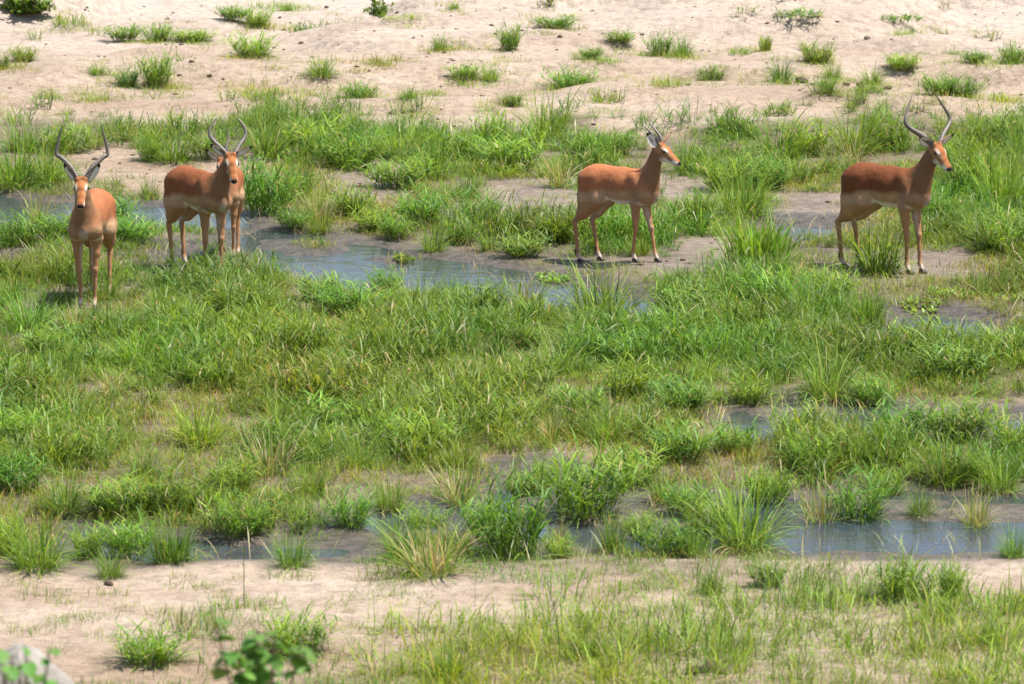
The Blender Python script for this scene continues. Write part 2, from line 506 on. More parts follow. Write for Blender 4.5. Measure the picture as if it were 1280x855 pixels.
def plain(name, col, rough=0.5, spec=0.4, bump=0.0, bscale=80):
    m, nt, bs, out = mat(name)
    tc = N(nt, 'ShaderNodeTexCoord').outputs['Object']
    n1 = noise_n(nt, tc, bscale, 4, 0.6)
    c = mixc(nt, 1.0, (*col, 1), ramp(nt, n1, [(0.3, (0.7, 0.7, 0.7)), (0.7, (1.2, 1.2, 1.2))]), 'MULTIPLY')
    L(nt, c, bs.inputs['Base Color'])
    bs.inputs['Roughness'].default_value = rough
    bs.inputs['Specular IOR Level'].default_value = spec
    if bump:
        bp = N(nt, 'ShaderNodeBump', Strength=0.7, Distance=bump); L(nt, n1, bp.inputs['Height']); L(nt, bp.outputs[0], bs.inputs['Normal'])
    return m

M_COAT = coat_material()
M_EYE = plain('eye_dark', (0.012, 0.008, 0.006), 0.08, 0.6)
M_HORN = plain('horn_keratin', (0.125, 0.106, 0.090), 0.45, 0.45, 0.002, 120)
M_HOOF = plain('hoof_keratin', (0.055, 0.045, 0.04), 0.5, 0.4, 0.001, 90)

def horn_mesh(pts, r0):
    """ringed tapering horn along a smooth curve through pts"""
    P = np.array(pts, float)
    t = np.concatenate([[0], np.cumsum(np.linalg.norm(np.diff(P, axis=0), axis=1))]); t /= t[-1]
    n = 120
    s = np.linspace(0, 1, n)
    # Catmull-Rom through the points
    def cr(s):
        out = np.zeros((len(s), 3))
        E = np.vstack([2 * P[0] - P[1], P, 2 * P[-1] - P[-2]])
        for j, v in enumerate(s):
            i = min(np.searchsorted(t, v, 'right') - 1, len(P) - 2)
            u = (v - t[i]) / (t[i + 1] - t[i])
            p0, p1, p2, p3 = E[i], E[i + 1], E[i + 2], E[i + 3]
            out[j] = 0.5 * ((2 * p1) + (-p0 + p2) * u + (2 * p0 - 5 * p1 + 4 * p2 - p3) * u * u + (-p0 + 3 * p1 - 3 * p2 + p3) * u ** 3)
        return out
    C = cr(s)
    T = np.gradient(C, axis=0); T /= np.linalg.norm(T, axis=1)[:, None]
    L_ = np.linalg.norm(np.diff(C, axis=0), axis=1).sum()
    nr = L_ / 0.024
    saw = (s * nr) % 1.0
    ring = np.where(s < 0.72, (saw ** 1.6) * 0.22 * (1 - s / 0.95), 0)
    R = r0 * (1 - 0.80 * s ** 1.6) * (1 + ring)
    R[-1] = 0.001; R[-2] *= 0.7
    up = np.array([0.3, 0.1, 0.9]); k = 10
    V = []
    for i in range(n):
        a = np.cross(T[i], up); a /= np.linalg.norm(a); b = np.cross(T[i], a)
        ang = np.arange(k) * 2 * math.pi / k
        V.append(C[i] + R[i] * (np.cos(ang)[:, None] * a * 0.88 + np.sin(ang)[:, None] * b))
    V = np.concatenate(V)
    i = np.arange(n - 1)[:, None] * k; j = np.arange(k)[None, :]
    F = np.stack([i + j, i + (j + 1) % k, i + k + (j + 1) % k, i + k + j], -1).reshape(-1, 4)
    return mesh_np('horn', V, faces4=F)

def ear_mesh(base, axis, face, length=0.165, width=0.054):
    """cupped leaf-shaped ear: pale inside, dark tip and rim"""
    ax = axis / np.linalg.norm(axis)
    fc = face - ax * (face @ ax); fc /= np.linalg.norm(fc)
    sd = np.cross(ax, fc)
    nu, nv = 14, 9
    V, Cc = [], []
    for layer in (0, 1):
        for i in range(nu):
            u = i / (nu - 1)
            w = width * (math.sin(math.pi * min(1, u * 0.93 + 0.07) ** 0.8) ** 0.75 * 0.95 + 0.10 * (1 - u))
            for j in range(nv):
                v = j / (nv - 1) * 2 - 1
                cup = -(1 - v * v) * (0.020 * (1 - 0.55 * u)) * (w / width + 0.2)
                th = 0 if (layer == 0) else -0.004 * (1 - v * v)
                p = base + ax * (u * length) + sd * (v * w) + fc * (cup + th - 0.012 * u * u)
                V.append(p)
                if layer == 0:
                    c = np.array([0.72, 0.67, 0.62])
                    if abs(v + 0.25) < 0.10 and 0.3 < u < 0.75: c = np.array([0.12, 0.09, 0.08])
                    if abs(v) > 0.8: c = np.array([0.30, 0.17, 0.10])
                else:
                    c = np.array([0.36, 0.20, 0.11])
                if u > 0.84: c = np.array([0.03, 0.024, 0.02])
                Cc.append(c)
    V = np.array(V); n1 = nu * nv
    F = []
    for l in (0, 1):
        for i in range(nu - 1):
            for j in range(nv - 1):
                a = l * n1 + i * nv + j
                q = [a, a + 1, a + nv + 1, a + nv]
                F.append(q if l == 0 else q[::-1])
    return mesh_np('ear', V, faces4=F, attrs={'coat': np.array(Cc)})

def ball_mesh(c, r, sq=(1, 1, 1), n=12, name='eye'):
    V, F = [], []
    for i in range(n // 2 + 1):
        a = math.pi * i / (n // 2)
        for j in range(n):
            b = 2 * math.pi * j / n
            V.append(np.array(c) + r * np.array([math.sin(a) * math.cos(b) * sq[0], math.sin(a) * math.sin(b) * sq[1], math.cos(a) * sq[2]]))
    for i in range(n // 2):
        for j in range(n):
            F.append([i * n + j, (i + 1) * n + j, (i + 1) * n + (j + 1) % n, i * n + (j + 1) % n])
    return mesh_np(name, V, faces4=F)

def hoof_mesh(F0):
    """cloven hoof: two pointed toes side by side"""
    V, Q = [], []
    for s in (-1, 1):
        b = len(V)
        prof = [(-0.030, 0.0), (0.012, 0.0), (0.046, 0.0), (0.030, 0.026), (0.006, 0.048), (-0.026, 0.042)]
        for lat in (0.0025, 0.0225):
            for (x, z) in prof:
                k = 1.0 if lat < 0.01 else (0.62 if x > 0.03 else (0.8 if z > 0.03 else 1.0))
                V.append((F0[0] + x, F0[1] + s * lat * k, F0[2] + z))
        n = len(prof)
        for i in range(n):
            j = (i + 1) % n
            Q.append([b + i, b + j, b + n + j, b + n + i] if s > 0 else [b + n + i, b + n + j, b + j, b + i])
        Q.append([b + n, b + n + 1, b + n + 2, b + n + 3]); Q.append([b + n, b + n + 3, b + n + 4, b + n + 5])
        Q.append([b, b + 3, b + 2, b + 1]); Q.append([b, b + 5, b + 4, b + 3])
    return mesh_np('hoof', V, faces4=Q, smooth_shade=False)

def impala(label, px, py, heading, scale, feet, poll, head_yaw, head_pitch, horn, ear_dir=((-0.25, 0.85, 0.5),) * 2,
           tone=1.0, group='impalas', horn_r=0.024, length=1.0):
    a = math.radians(heading)
    gx, gy = px if py is None else G(px, py)
    gz = H(gx, gy)
    root = obj('impala', None, loc=(gx, gy, gz), rot=(0, 0, a), scale=(scale,) * 3, label=label, cat='antelope', group=group)
    root.empty_display_size = 0.2
    ca, sa = math.cos(a), math.sin(a)
    Yv = np.array([0, 1.0, 0])
    def v(x, y, z): return np.array([x * length, y, z], float)
    pr, tg = [], []
    def add(A, ra, B, rb, sq=1.0, k=0.05, tag='trunk', side=Yv):
        pr.append((A, ra, B, rb, sq, side, k)); tg.append(tag)
    # trunk
    add(v(.21, 0, .722), .152, v(-.02, 0, .720), .161, .76)
    add(v(-.02, 0, .720), .161, v(-.27, 0, .757), .132, .82)
    add(v(-.26, 0, .765), .132, v(-.40, 0, .775), .112, .88)
    add(v(.20, 0, .825), .070, v(.05, 0, .822), .066, .72)
    add(v(-.02, 0, .81), .080, v(-.34, 0, .825), .076, .95)
    add(v(.29, 0, .70), .116, v(.33, 0, .655), .084, .70)
    for s in (-1, 1):
        add(v(.17, .054 * s, .81), .060, v(.295, .068 * s, .66), .070, .92, .05)
        add(v(.295, .068 * s, .66), .066, v(.21, .078 * s, .585), .052, 1, .04)
        add(v(-.33, .062 * s, .765), .112, v(-.245, .086 * s, .61), .074, .85, .05)
        add(v(-.43, .060 * s, .755), .076, v(-.425, .084 * s, .58), .062, 1, .06)
    hooves = []
    for i, (fx, fy) in enumerate(feet):                                # front left, front right, rear left, rear right
        s = 1 if i % 2 == 0 else -1
        base = np.array([(.235 if i < 2 else -.455) * length, (.070 if i < 2 else .080) * s])
        F0 = np.array([base[0] + fx, base[1] + fy])
        wx = gx + scale * (F0[0] * ca - F0[1] * sa); wy = gy + scale * (F0[0] * sa + F0[1] * ca)
        fz = (H(wx, wy) - gz) / scale - 0.004
        F = np.array([F0[0], F0[1], fz])
        fet = F + np.array([-.030, 0, .085])
        if i < 2:
            E = v(.21, .078 * s, .575)
            K = E + (fet - E) * 0.52 + np.array([.014, 0, 0])
            add(E, .051, E + (K - E) * .45, .035, 1, .03, 'leg')
            add(E + (K - E) * .45, .035, K, .0225, 1, .02, 'leg')
            add(K + np.array([.004, 0, .012]), .0250, K - np.array([0, 0, .02]), .0215, 1, .012, 'leg')
            add(K, .0190, fet, .0155, 1, .012, 'leg')
        else:
            S = v(-.275, .088 * s, .575)
            Hk = fet + np.array([-.040 - .20 * fx, -.15 * fy, .300])
            mid = S + (Hk - S) * .52 + np.array([-.012, 0, 0])
            add(S, .090, mid, .060, .82, .05, 'leg')
            add(v(-.425, .084 * s, .60), .062, mid + np.array([-.026, 0, -.01]), .036, .9, .05, 'leg')
            add(mid, .052, Hk + np.array([.010, 0, .03]), .0275, .85, .035, 'leg')
            add(Hk + np.array([-.014, 0, .018]), .021, Hk + np.array([0, 0, -.03]), .0220, 1, .014, 'leg')
            add(Hk, .0215, fet, .0160, 1, .012, 'leg')
            add(fet + np.array([-.014, 0, .045]), .0175, fet + np.array([-.016, 0, .005]), .0165, 1, .010, 'tuft')
        add(fet, .0200, fet + np.array([0, 0, -.004]), .0190, 1, .010, 'leg')
        add(fet, .0185, F + np.array([-.004, 0, .040]), .0190, 1, .010, 'pastern')
        hooves.append(F)
    # head frame
    y_, p_ = math.radians(head_yaw), math.radians(head_pitch)
    lf = np.array([math.cos(y_), math.sin(y_), 0])                     # level forward of the head
    hl = np.array([-math.sin(y_), math.cos(y_), 0])
    hf = lf * math.cos(p_) + np.array([0, 0, -math.sin(p_)])
    hu = np.cross(hf, hl)
    P0 = np.array(poll, float)
    hd = lambda f, l, u: P0 + 1.02 * (hf * f + hl * l + hu * u)
    # neck
    n0, n1, n2 = v(.255, 0, .765), v(.37, 0, .88) + .35 * (P0 - v(.44, 0, 1.1)), hd(-.012, 0, -.035)
    n1 = n1 * np.array([1, .5, 1]) + np.array([0, .35 * P0[1], 0])
    q = lambda t: (1 - t) ** 2 * n0 + 2 * t * (1 - t) * n1 + t * t * n2
    rad = [.122, .100, .078, .064, .057, .054]; sqs = [.66, .70, .76, .82, .88]
    for i in range(5):
        add(q(i / 5), rad[i], q((i + 1) / 5), rad[i + 1], sqs[i], .045, 'neck')
    add(v(.33, 0, .70), .085, q(.45) + np.array([.012, 0, -.01]), .060, .7, .05, 'neck')
    # head
    add(hd(0, 0, 0), .060, hd(.07, 0, .004), .053, .88, .02, 'head', hl)
    add(hd(.06, 0, .002), .050, hd(.135, 0, -.010), .038, .86, .02, 'head', hl)
    add(hd(.135, 0, -.010), .038, hd(.205, 0, -.022), .0300, 1.0, .02, 'head', hl)
    add(hd(.205, 0, -.022), .0305, hd(.230, 0, -.028), .0275, 1.0, .015, 'head', hl)
    add(hd(.012, 0, -.046), .042, hd(.085, 0, -.052), .030, .72, .025, 'head', hl)
    add(hd(.085, 0, -.050), .028, hd(.208, 0, -.048), .0165, .85, .02, 'head', hl)
    for s in (-1, 1):
        add(hd(.050, s * .036, .022), .020, hd(.088, s * .034, .016), .016, 1, .015, 'head')
        add(hd(.004, s * .028, .040), .022, hd(-.002, s * .030, .048), .021, 1, .015, 'head')
        add(hd(.232, s * .015, -.016), .0125, hd(.236, s * .012, -.02), .012, 1, .008, 'head')
    V, Q = field_mesh(pr, 0.0078)
    Nn = vert_normals(V, Q)
    # coat colours by place on the body
    D = {}
    for p, t in zip(pr, tg):
        d = cone_d(V, p)
        D[t] = np.minimum(D.get(t, np.full(len(V), 9.)), d)
    x, yy, z = V[:, 0] / length, V[:, 1], V[:, 2]
    ns = lambda sc, sd: fbm(V[:, 0] * sc + 3 * V[:, 1] * sc, V[:, 2] * sc + V[:, 1] * sc, sd, 3)
    RUF = np.array([0.200, 0.068, 0.025]) * tone + np.array([0.05, .03, .018]) * max(0, tone - 1) * 2
    TAN = np.array([0.41, 0.255, 0.142]); WHT = np.array([0.74, 0.69, 0.62]); NEC = np.array([0.205, 0.108, 0.055])
    LEG = np.array([0.34, 0.180, 0.086]); BLK = np.array([0.022, 0.017, 0.014])
    NEC = NEC * (0.75 + .25 * tone)
    def blend(c, k, w): return c * (1 - w[:, None]) + np.asarray(k) * w[:, None]
    C = np.tile(TAN, (len(V), 1))
    line = .684 + .02 * ns(6, 3) - .05 * smooth(-.2, -.45, x) + .015 * smooth(.0, .2, x)
    C = blend(C, RUF, smooth(-.034, .034, z - line))
    C = blend(C, NEC, smooth(.10, .26, x) * smooth(.90, .80, z) * (z > .5) * .55)
    belly = smooth(.618, .575, z - .035 * smooth(-.0, -.25, x)) * smooth(.05, -.45, Nn[:, 2]) * smooth(-.36, -.25, x) * smooth(.005, .035, D['leg'])
    C = blend(C, WHT, belly * smooth(.34, .26, x))
    C = blend(C, LEG * np.array([.93, .93, .93]), smooth(.60, .50, z) * smooth(.0, .03, D['trunk'] - D['leg'] + .03))
    # pale inner thighs and pale buttocks, dark line each side of the tail
    inner = smooth(.25, .8, -np.sign(yy) * Nn[:, 1]) * smooth(-.15, -.25, x) * (z > .42)
    C = blend(C, WHT * .9, inner * .8)
    rump = smooth(-.455, -.49, x) * smooth(.50, .56, z) * smooth(.86, .80, z)
    C = blend(C, WHT * .92, rump * smooth(.055, .035, np.abs(yy)))
    C = blend(C, BLK, rump * np.exp(-((np.abs(yy) - .066) / .011) ** 2))
    legm = smooth(.004, -.004, D['leg'] - D['trunk']) * (z < .56)
    C = blend(C, LEG, legm)
    C = blend(C, WHT * .85, legm * smooth(.3, .9, -np.sign(yy) * Nn[:, 1]) * .45 * smooth(.25, .45, z))
    C = blend(C, BLK, smooth(.005, -.003, D['tuft'] - D['leg']))
    C = blend(C, WHT * .85, smooth(.003, -.003, D['pastern'] - D['leg']) * .5)
    kn = smooth(.015, -.02, D['neck'] - D['trunk'])
    nc = blend(np.tile(NEC, (len(V), 1)), RUF * .6 + NEC * .4, smooth(.2, .7, Nn[:, 2] - Nn[:, 0] * .6))
    C = C * (1 - kn[:, None]) + nc * kn[:, None]
    chest = smooth(.35, .39, x) * smooth(.70, .63, z) * smooth(.5, .58, z) 
    C = blend(C, WHT * .9, np.clip(chest, 0, 1) * .3 * smooth(.05, .02, np.abs(yy)))
    kh = smooth(.006, -.006, D['head'] - np.minimum(D['neck'], D['trunk']))
    R = (V - P0) / 1.02
    f, l, u = R @ hf, R @ hl, R @ hu
    FACE = np.array([0.31, 0.112, 0.038]) * (0.8 + .2 * tone)
    hc = np.tile(np.array([0.34, 0.18, 0.085]), (len(V), 1))
    hc = blend(hc, FACE, smooth(.030, .016, np.abs(l) - .018 * smooth(.1, .02, f)) * smooth(-.02, .0, u + .12 * f))
    hc = blend(hc, FACE * .8, .7 * smooth(.016, .008, np.abs(l)) * smooth(.08, .12, f))
    brow = np.exp(-(((f - .080) / .030) ** 2 + ((np.abs(l) - .040) / .011) ** 2 + ((u - .030) / .018) ** 2))
    hc = blend(hc, WHT, np.clip(brow * .8, 0, 1))
    hc = blend(hc, WHT, smooth(-.026, -.040, u + .10 * (f - .1)) * smooth(.05, .12, f))
    hc = blend(hc, WHT, smooth(.160, .200, f) * smooth(.0, -.012, u + .004))
    hc = blend(hc, WHT, smooth(.222, .232, f) * smooth(-.028, -.034, u))
    hc = blend(hc, WHT * .9, smooth(-.062, -.078, u) * smooth(-.02, .03, f))
    hc = blend(hc, BLK, smooth(.229, .239, f) * smooth(-.034, -.027, u))
    hc = blend(hc, BLK * 2, np.exp(-((u + .043) / .0045) ** 2) * smooth(.19, .21, f) * .85)
    hc = blend(hc, BLK * 1.5, np.exp(-(((f - .0) / .03) ** 2 + (l / .022) ** 2)) * smooth(.04, .06, u) * .7)
    hc = blend(hc, BLK, np.clip(1.2 * np.exp(-(((f - .072) / .022) ** 2 + ((np.abs(l) - .048) / .012) ** 2 + ((u - .014) / .010) ** 2)), 0, 1))
    C = C * (1 - kh[:, None]) + hc * kh[:, None]
    obj('body', mesh_np('body', V, faces4=Q, attrs={'coat': np.clip(C, 0, 1)}), M_COAT, root)
    for s in (-1, 1):
        obj('eye', ball_mesh(hd(.072, s * .0485, .015), .0155), M_EYE, root)
        ed = ear_dir[0 if s > 0 else 1]
        obj('ear', ear_mesh(hd(-.012, s * .046, .034), hf * ed[0] + hl * s * ed[1] + hu * ed[2], hf * .9 + hl * s * .25 + hu * -.1), M_COAT, root)
        if horn:
            hp = [hd(.004, s * .026, .030)] + [hd(.004, 0, .052) - lf * b + hl * s * l_ + np.array([0, 0, z_]) for (b, l_, z_) in horn]
            obj('horn', horn_mesh(hp, horn_r), M_HORN, root)
    for F in hooves: obj('hoof', hoof_mesh(F), M_HOOF, root)
    # tail: thin, pale with a dark centre line
    tp = [(v(-.495, 0, .80), .017), (v(-.525, 0, .74), .019), (v(-.530, 0, .66), .020), (v(-.528, .004, .58), .016), (v(-.525, .006, .52), .008)]
    tpr = [(tp[i][0], tp[i][1], tp[i + 1][0], tp[i + 1][1], 1.0, Yv, .012) for i in range(4)]
    TV, TQ = field_mesh(tpr, 0.0075)
    tc = np.tile(np.array([.42, .22, .10]), (len(TV), 1))
    tc = blend(tc, WHT, smooth(.62, .56, TV[:, 2])); tc = blend(tc, BLK, smooth(.007, .003, np.abs(TV[:, 1])) * (TV[:, 0] < -.52 * length))
    obj('tail', mesh_np('tail', TV, faces4=TQ, attrs={'coat': tc}), M_COAT, root)
    return root

LYRE = [(.06, .105, .065), (.115, .21, .14), (.14, .24, .20), (.17, .195, .29), (.20, .125, .40)]
impala('impala ram staring straight at the camera, widest horns, chest and both forelegs facing front',
       115, 386, -94, 0.99, [(.02, -.012), (.0, .014), (.05, 0), (-.02, 0)], (.425, .0, 1.055), 5, 36,
       [(.05, .085, .085), (.10, .165, .16), (.12, .205, .19), (.125, .19, .29), (.12, .155, .43)],
       ear_dir=((-.6, .65, .40), (-.6, .65, .40)), tone=1.35)
impala('impala ram standing three-quarter on in front of another that it mostly hides, curved horns',
       253, 347, -58, 0.97, [(.03, -.01), (-.02, .0), (-.02, 0), (.06, 0)], (.435, .05, 1.05), -18, 40,
       [(.07, .075, .05), (.13, .145, .13), (.155, .155, .19), (.175, .125, .25), (.19, .085, .30)],
       ear_dir=((-.2, .9, .30), (-.55, .75, .2)), tone=1.05, length=.95)
impala('impala mostly hidden behind another, only its chest, forelegs and one horn tip showing',
       285, 325, -90, 0.83, [(.01, 0), (.05, 0), (.04, 0), (-.05, 0)], (.36, -.03, 1.02), 8, 38,
       [(.05, .045, .10), (.09, .07, .19), (.12, .07, .28)], ear_dir=((-.3, .85, .35), (-.6, .7, .2)), tone=1.2, length=.95)
impala('young impala with short straight spike horns, side on with head in profile, lighter orange coat',
       779, 330, -36, 0.90, [(.13, .0), (-.03, 0), (.10, 0), (-.02, 0)], (.425, -.02, 1.115), 8, 27,
       [(.04, .045, .055), (.10, .060, .120), (.175, .070, .185)], ear_dir=((.05, .65, .75), (-.75, .55, .50)), tone=1.5, horn_r=.0165, length=.93)
impala('dark red-brown impala ram side on, tall lyre horns, head turned to camera, white ears spread',
       1113, 345, -41, 0.99, [(.07, .0), (.02, .02), (.05, 0), (.0, -.02)], (.45, .0, 1.09), -15, 34,
       LYRE, ear_dir=((-.15, .9, .45), (-.15, .9, .45)), tone=.80, length=.92)

# ------------------------------------------------------------------ grass
def grass_material():
    m, nt, bs, out = mat('grass_blade')
    a = N(nt, 'ShaderNodeAttribute', attribute_name='gcol').outputs['Color']
    oi = N(nt, 'ShaderNodeObjectInfo').outputs['Random']
    hs = N(nt, 'ShaderNodeHueSaturation')
    L(nt, a, hs.inputs['Color'])
    L(nt, mth(nt, 'ADD', mth(nt, 'MULTIPLY', oi, 0.03), 0.485), hs.inputs['Hue'])
    L(nt, mth(nt, 'ADD', mth(nt, 'MULTIPLY', mth(nt, 'FRACT', mth(nt, 'MULTIPLY', oi, 7.3)), 0.35), 0.82), hs.inputs['Value'])
    L(nt, hs.outputs[0], bs.inputs['Base Color'])
    bs.inputs['Roughness'].default_value = 0.5
    bs.inputs['Specular IOR Level'].default_value = 0.26
    tr = N(nt, 'ShaderNodeBsdfTranslucent')
    L(nt, mixc(nt, 1.0, hs.outputs[0], (1.25, 1.15, 0.55, 1), 'MULTIPLY'), tr.inputs[0])
    mx = N(nt, 'ShaderNodeMixShader'); mx.inputs[0].default_value = 0.42
    L(nt, bs.outputs[0], mx.inputs[1]); L(nt, tr.outputs[0], mx.inputs[2]); L(nt, mx.outputs[0], out.inputs['Surface'])
    return m

M_GRASS = grass_material()
GREENS = np.array([[.136, .250, .028], [.182, .310, .038], [.080, .168, .021], [.220, .332, .048], [.094, .196, .032], [.154, .270, .052]])
STRAW = np.array([[.40, .33, .17], [.34, .27, .13], [.46, .41, .25]])

def blades(rng, root, az, tilt, droop, length, width, col, seg=3, twist=0.5, base=None):
    """arched tapering blades; every argument is an array over the blades"""
    n = len(root)
    V = np.zeros((n, 2 * seg + 1, 3)); C = np.zeros((n, 2 * seg + 1, 3))
    p = root.astype(float).copy()
    side = np.stack([-np.sin(az + rng.normal(0, twist, n)), np.cos(az + rng.normal(0, twist, n)), rng.normal(0, .15, n)], 1)
    dirh = np.stack([np.cos(az), np.sin(az), np.zeros(n)], 1)
    prof = [0.75, 1.0, 0.82, 0.5, 0.3] if seg > 2 else [0.85, 0.9, 0.5]
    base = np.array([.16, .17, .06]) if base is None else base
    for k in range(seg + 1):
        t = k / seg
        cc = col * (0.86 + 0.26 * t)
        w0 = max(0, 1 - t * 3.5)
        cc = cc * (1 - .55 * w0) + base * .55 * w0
        if k < seg:
            w = (width * prof[min(k, len(prof) - 1)] * .5)[:, None]
            V[:, 2 * k] = p - side * w; V[:, 2 * k + 1] = p + side * w
            C[:, 2 * k] = cc; C[:, 2 * k + 1] = cc
            th = tilt + droop * ((k + .5) / seg) ** 1.3
            p = p + (dirh * np.sin(th)[:, None] + np.array([0, 0, 1.0]) * np.cos(th)[:, None]) * (length / seg)[:, None]
        else:
            V[:, 2 * seg] = p; C[:, 2 * seg] = cc
    o = (np.arange(n) * (2 * seg + 1))[:, None]
    q = np.concatenate([o + np.array([[2 * k, 2 * k + 1, 2 * k + 3, 2 * k + 2]]) for k in range(seg - 1)], 0)
    t3 = o + np.array([[2 * seg - 2, 2 * seg - 1, 2 * seg]])
    return V.reshape(-1, 3), C.reshape(-1, 3), q, t3

def join(parts):
    V, C, Q, T, o = [], [], [], [], 0
    for (v, c, q, t) in parts:
        V.append(v); C.append(c); Q.append(q + o); T.append(t + o); o += len(v)
    return np.concatenate(V), np.concatenate(C), np.concatenate(Q), np.concatenate(T)

def pick(rng, n, hue, straw):
    k = rng.integers(0, len(GREENS), n)
    c = GREENS[k] * hue * rng.uniform(.75, 1.25, (n, 1))
    s = rng.random(n) < straw
    c[s] = STRAW[rng.integers(0, 3, s.sum())]
    return c

ONE = np.ones(3)
def tuft_arch(rng, n=170, rad=.13, lmin=.2, lmax=.52, w=.007, tmax=1.25, dmax=1.5, hue=ONE, straw=.05, seg=4):
    a = rng.uniform(0, 2 * math.pi, n); r = rad * np.sqrt(rng.random(n))
    root = np.stack([r * np.cos(a), r * np.sin(a), np.full(n, -.01)], 1)
    az = a + rng.normal(0, .7, n)
    tilt = .04 + tmax * rng.random(n) ** .85
    L_ = rng.uniform(lmin, lmax, n) * (1 - .18 * tilt)
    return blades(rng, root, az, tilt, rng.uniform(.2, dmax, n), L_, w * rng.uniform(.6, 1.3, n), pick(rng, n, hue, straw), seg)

def tuft_leafy(rng, stems=26, rad=.11, hmin=.18, hmax=.42, leaf=.19, w=.010, hue=ONE, straw=.04, per=6, lseg=3):
    """stems that carry alternate spreading leaves"""
    parts = []
    a = rng.uniform(0, 2 * math.pi, stems); r = rad * np.sqrt(rng.random(stems))
    root = np.stack([r * np.cos(a), r * np.sin(a), np.full(stems, -.01)], 1)
    az = a + rng.normal(0, .4, stems); tilt = rng.uniform(.05, .65, stems) * (.3 + .7 * r / rad)
    h = rng.uniform(hmin, hmax, stems)
    sc = pick(rng, stems, hue * np.array([.9, .9, .8]), straw)
    parts.append(blades(rng, root, az, tilt, np.full(stems, .25), h, np.full(stems, .007), sc, 3))
    R_, A_, T_, L_, C_ = [], [], [], [], []
    for k in range(per):
        f = .18 + .82 * (k + rng.random(stems) * .6) / per
        f = np.minimum(f, 1.0)
        th = tilt + .12 * f
        R_.append(root + np.stack([np.cos(az) * np.sin(th), np.sin(az) * np.sin(th), np.cos(th)], 1) * (h * f)[:, None])
        A_.append(rng.uniform(0, 2 * math.pi, stems)); T_.append(rng.uniform(.3, 1.1, stems))
        L_.append(leaf * rng.uniform(.6, 1.25, stems)); C_.append(pick(rng, stems, hue, straw))
    n = stems * per
    parts.append(blades(rng, np.concatenate(R_), np.concatenate(A_), np.concatenate(T_), rng.uniform(.3, 1.2, n), np.concatenate(L_),
                        w * rng.uniform(.6, 1.2, n), np.concatenate(C_), lseg, base=np.array([.12, .2, .04])))
    return join(parts)

def tuft_rush(rng, n=220, rad=.10, lmin=.2, lmax=.42, w=.006, hue=ONE, straw=.06, lean=.22):
    a = rng.uniform(0, 2 * math.pi, n); r = rad * np.sqrt(rng.random(n))
    root = np.stack([r * np.cos(a), r * np.sin(a), np.full(n, -.01)], 1)
    return blades(rng, root, a + rng.normal(0, .8, n), lean * (r / rad) * rng.random(n) + .03, rng.uniform(.05, .5, n),
                  rng.uniform(lmin, lmax, n), w * rng.uniform(.7, 1.3, n), pick(rng, n, hue, straw), 3)

def tuft_low(rng, n=90, rad=.22, lmin=.06, lmax=.17, w=.007, hue=ONE, straw=.12, tmax=1.1, seg=3):
    a = rng.uniform(0, 2 * math.pi, n); r = rad * np.sqrt(rng.random(n))
    root = np.stack([r * np.cos(a), r * np.sin(a), np.full(n, -.005)], 1)
    return blades(rng, root, rng.uniform(0, 2 * math.pi, n), rng.uniform(.05, tmax, n), rng.uniform(.1, 1.0, n),
                  rng.uniform(lmin, lmax, n), w * rng.uniform(.6, 1.3, n), pick(rng, n, hue, straw), seg)

def tuft_sparse(rng, stems=14, rad=.12, h=.3, hue=ONE, leaf=.07):
    """open, twiggy, grey-green herb"""
    return tuft_leafy(rng, stems, rad, h * .5, h, leaf, .009, hue * np.array([1.15, .95, 1.5]), .25, 5)

LIGHT = np.array([1.25, 1.15, .95]); COOL = np.array([.92, .98, 1.1]); YEL = np.array([1.5, 1.2, .8]); DARK = np.array([.75, .8, .8])
r_ = np.random.default_rng(5)
KINDS = {
    'arch':  [tuft_arch(r_, 300, .13, hue=h) for h in (ONE, LIGHT, ONE, COOL)],
    'leafy': [tuft_leafy(r_, 76, .15, hue=h, w=.012) for h in (ONE, LIGHT, ONE, COOL)],
    'mixed': [join([tuft_arch(r_, 190, .14, .2, .5, hue=h), tuft_leafy(r_, 50, .15, hue=h, w=.012)]) for h in (ONE, LIGHT, COOL, ONE)],
    'rush':  [tuft_rush(r_, 240, hue=YEL), tuft_rush(r_, 200, hue=LIGHT)],
    'low':   [tuft_low(r_, 130, .2, .06, .18, hue=h) for h in (ONE, LIGHT, YEL)],
    'dark':  [tuft_low(r_, 220, .22, .07, .2, hue=DARK), tuft_leafy(r_, 40, .2, .06, .16, .12, .012, hue=DARK)],
    'grey':  [tuft_sparse(r_, 16), tuft_sparse(r_, 20)],
    'dry':   [join([tuft_arch(r_, 120, .09, .22, .46, straw=.35), tuft_rush(r_, 50, .08, .1, .3, straw=.9, lean=.7)]) for _ in range(2)],
}
MESH = {}
for k, vs in KINDS.items():
    MESH[k] = []
    for (V, C, Q, T) in vs:
        me = mesh_np('grass_' + k, V, faces4=Q, faces3=T, attrs={'gcol': C}, smooth_shade=False)
        me.materials.append(M_GRASS)
        rr = np.percentile(np.hypot(V[:, 0], V[:, 1]), 92)
        MESH[k].append((me, rr * 2, np.percentile(V[:, 2], 97)))

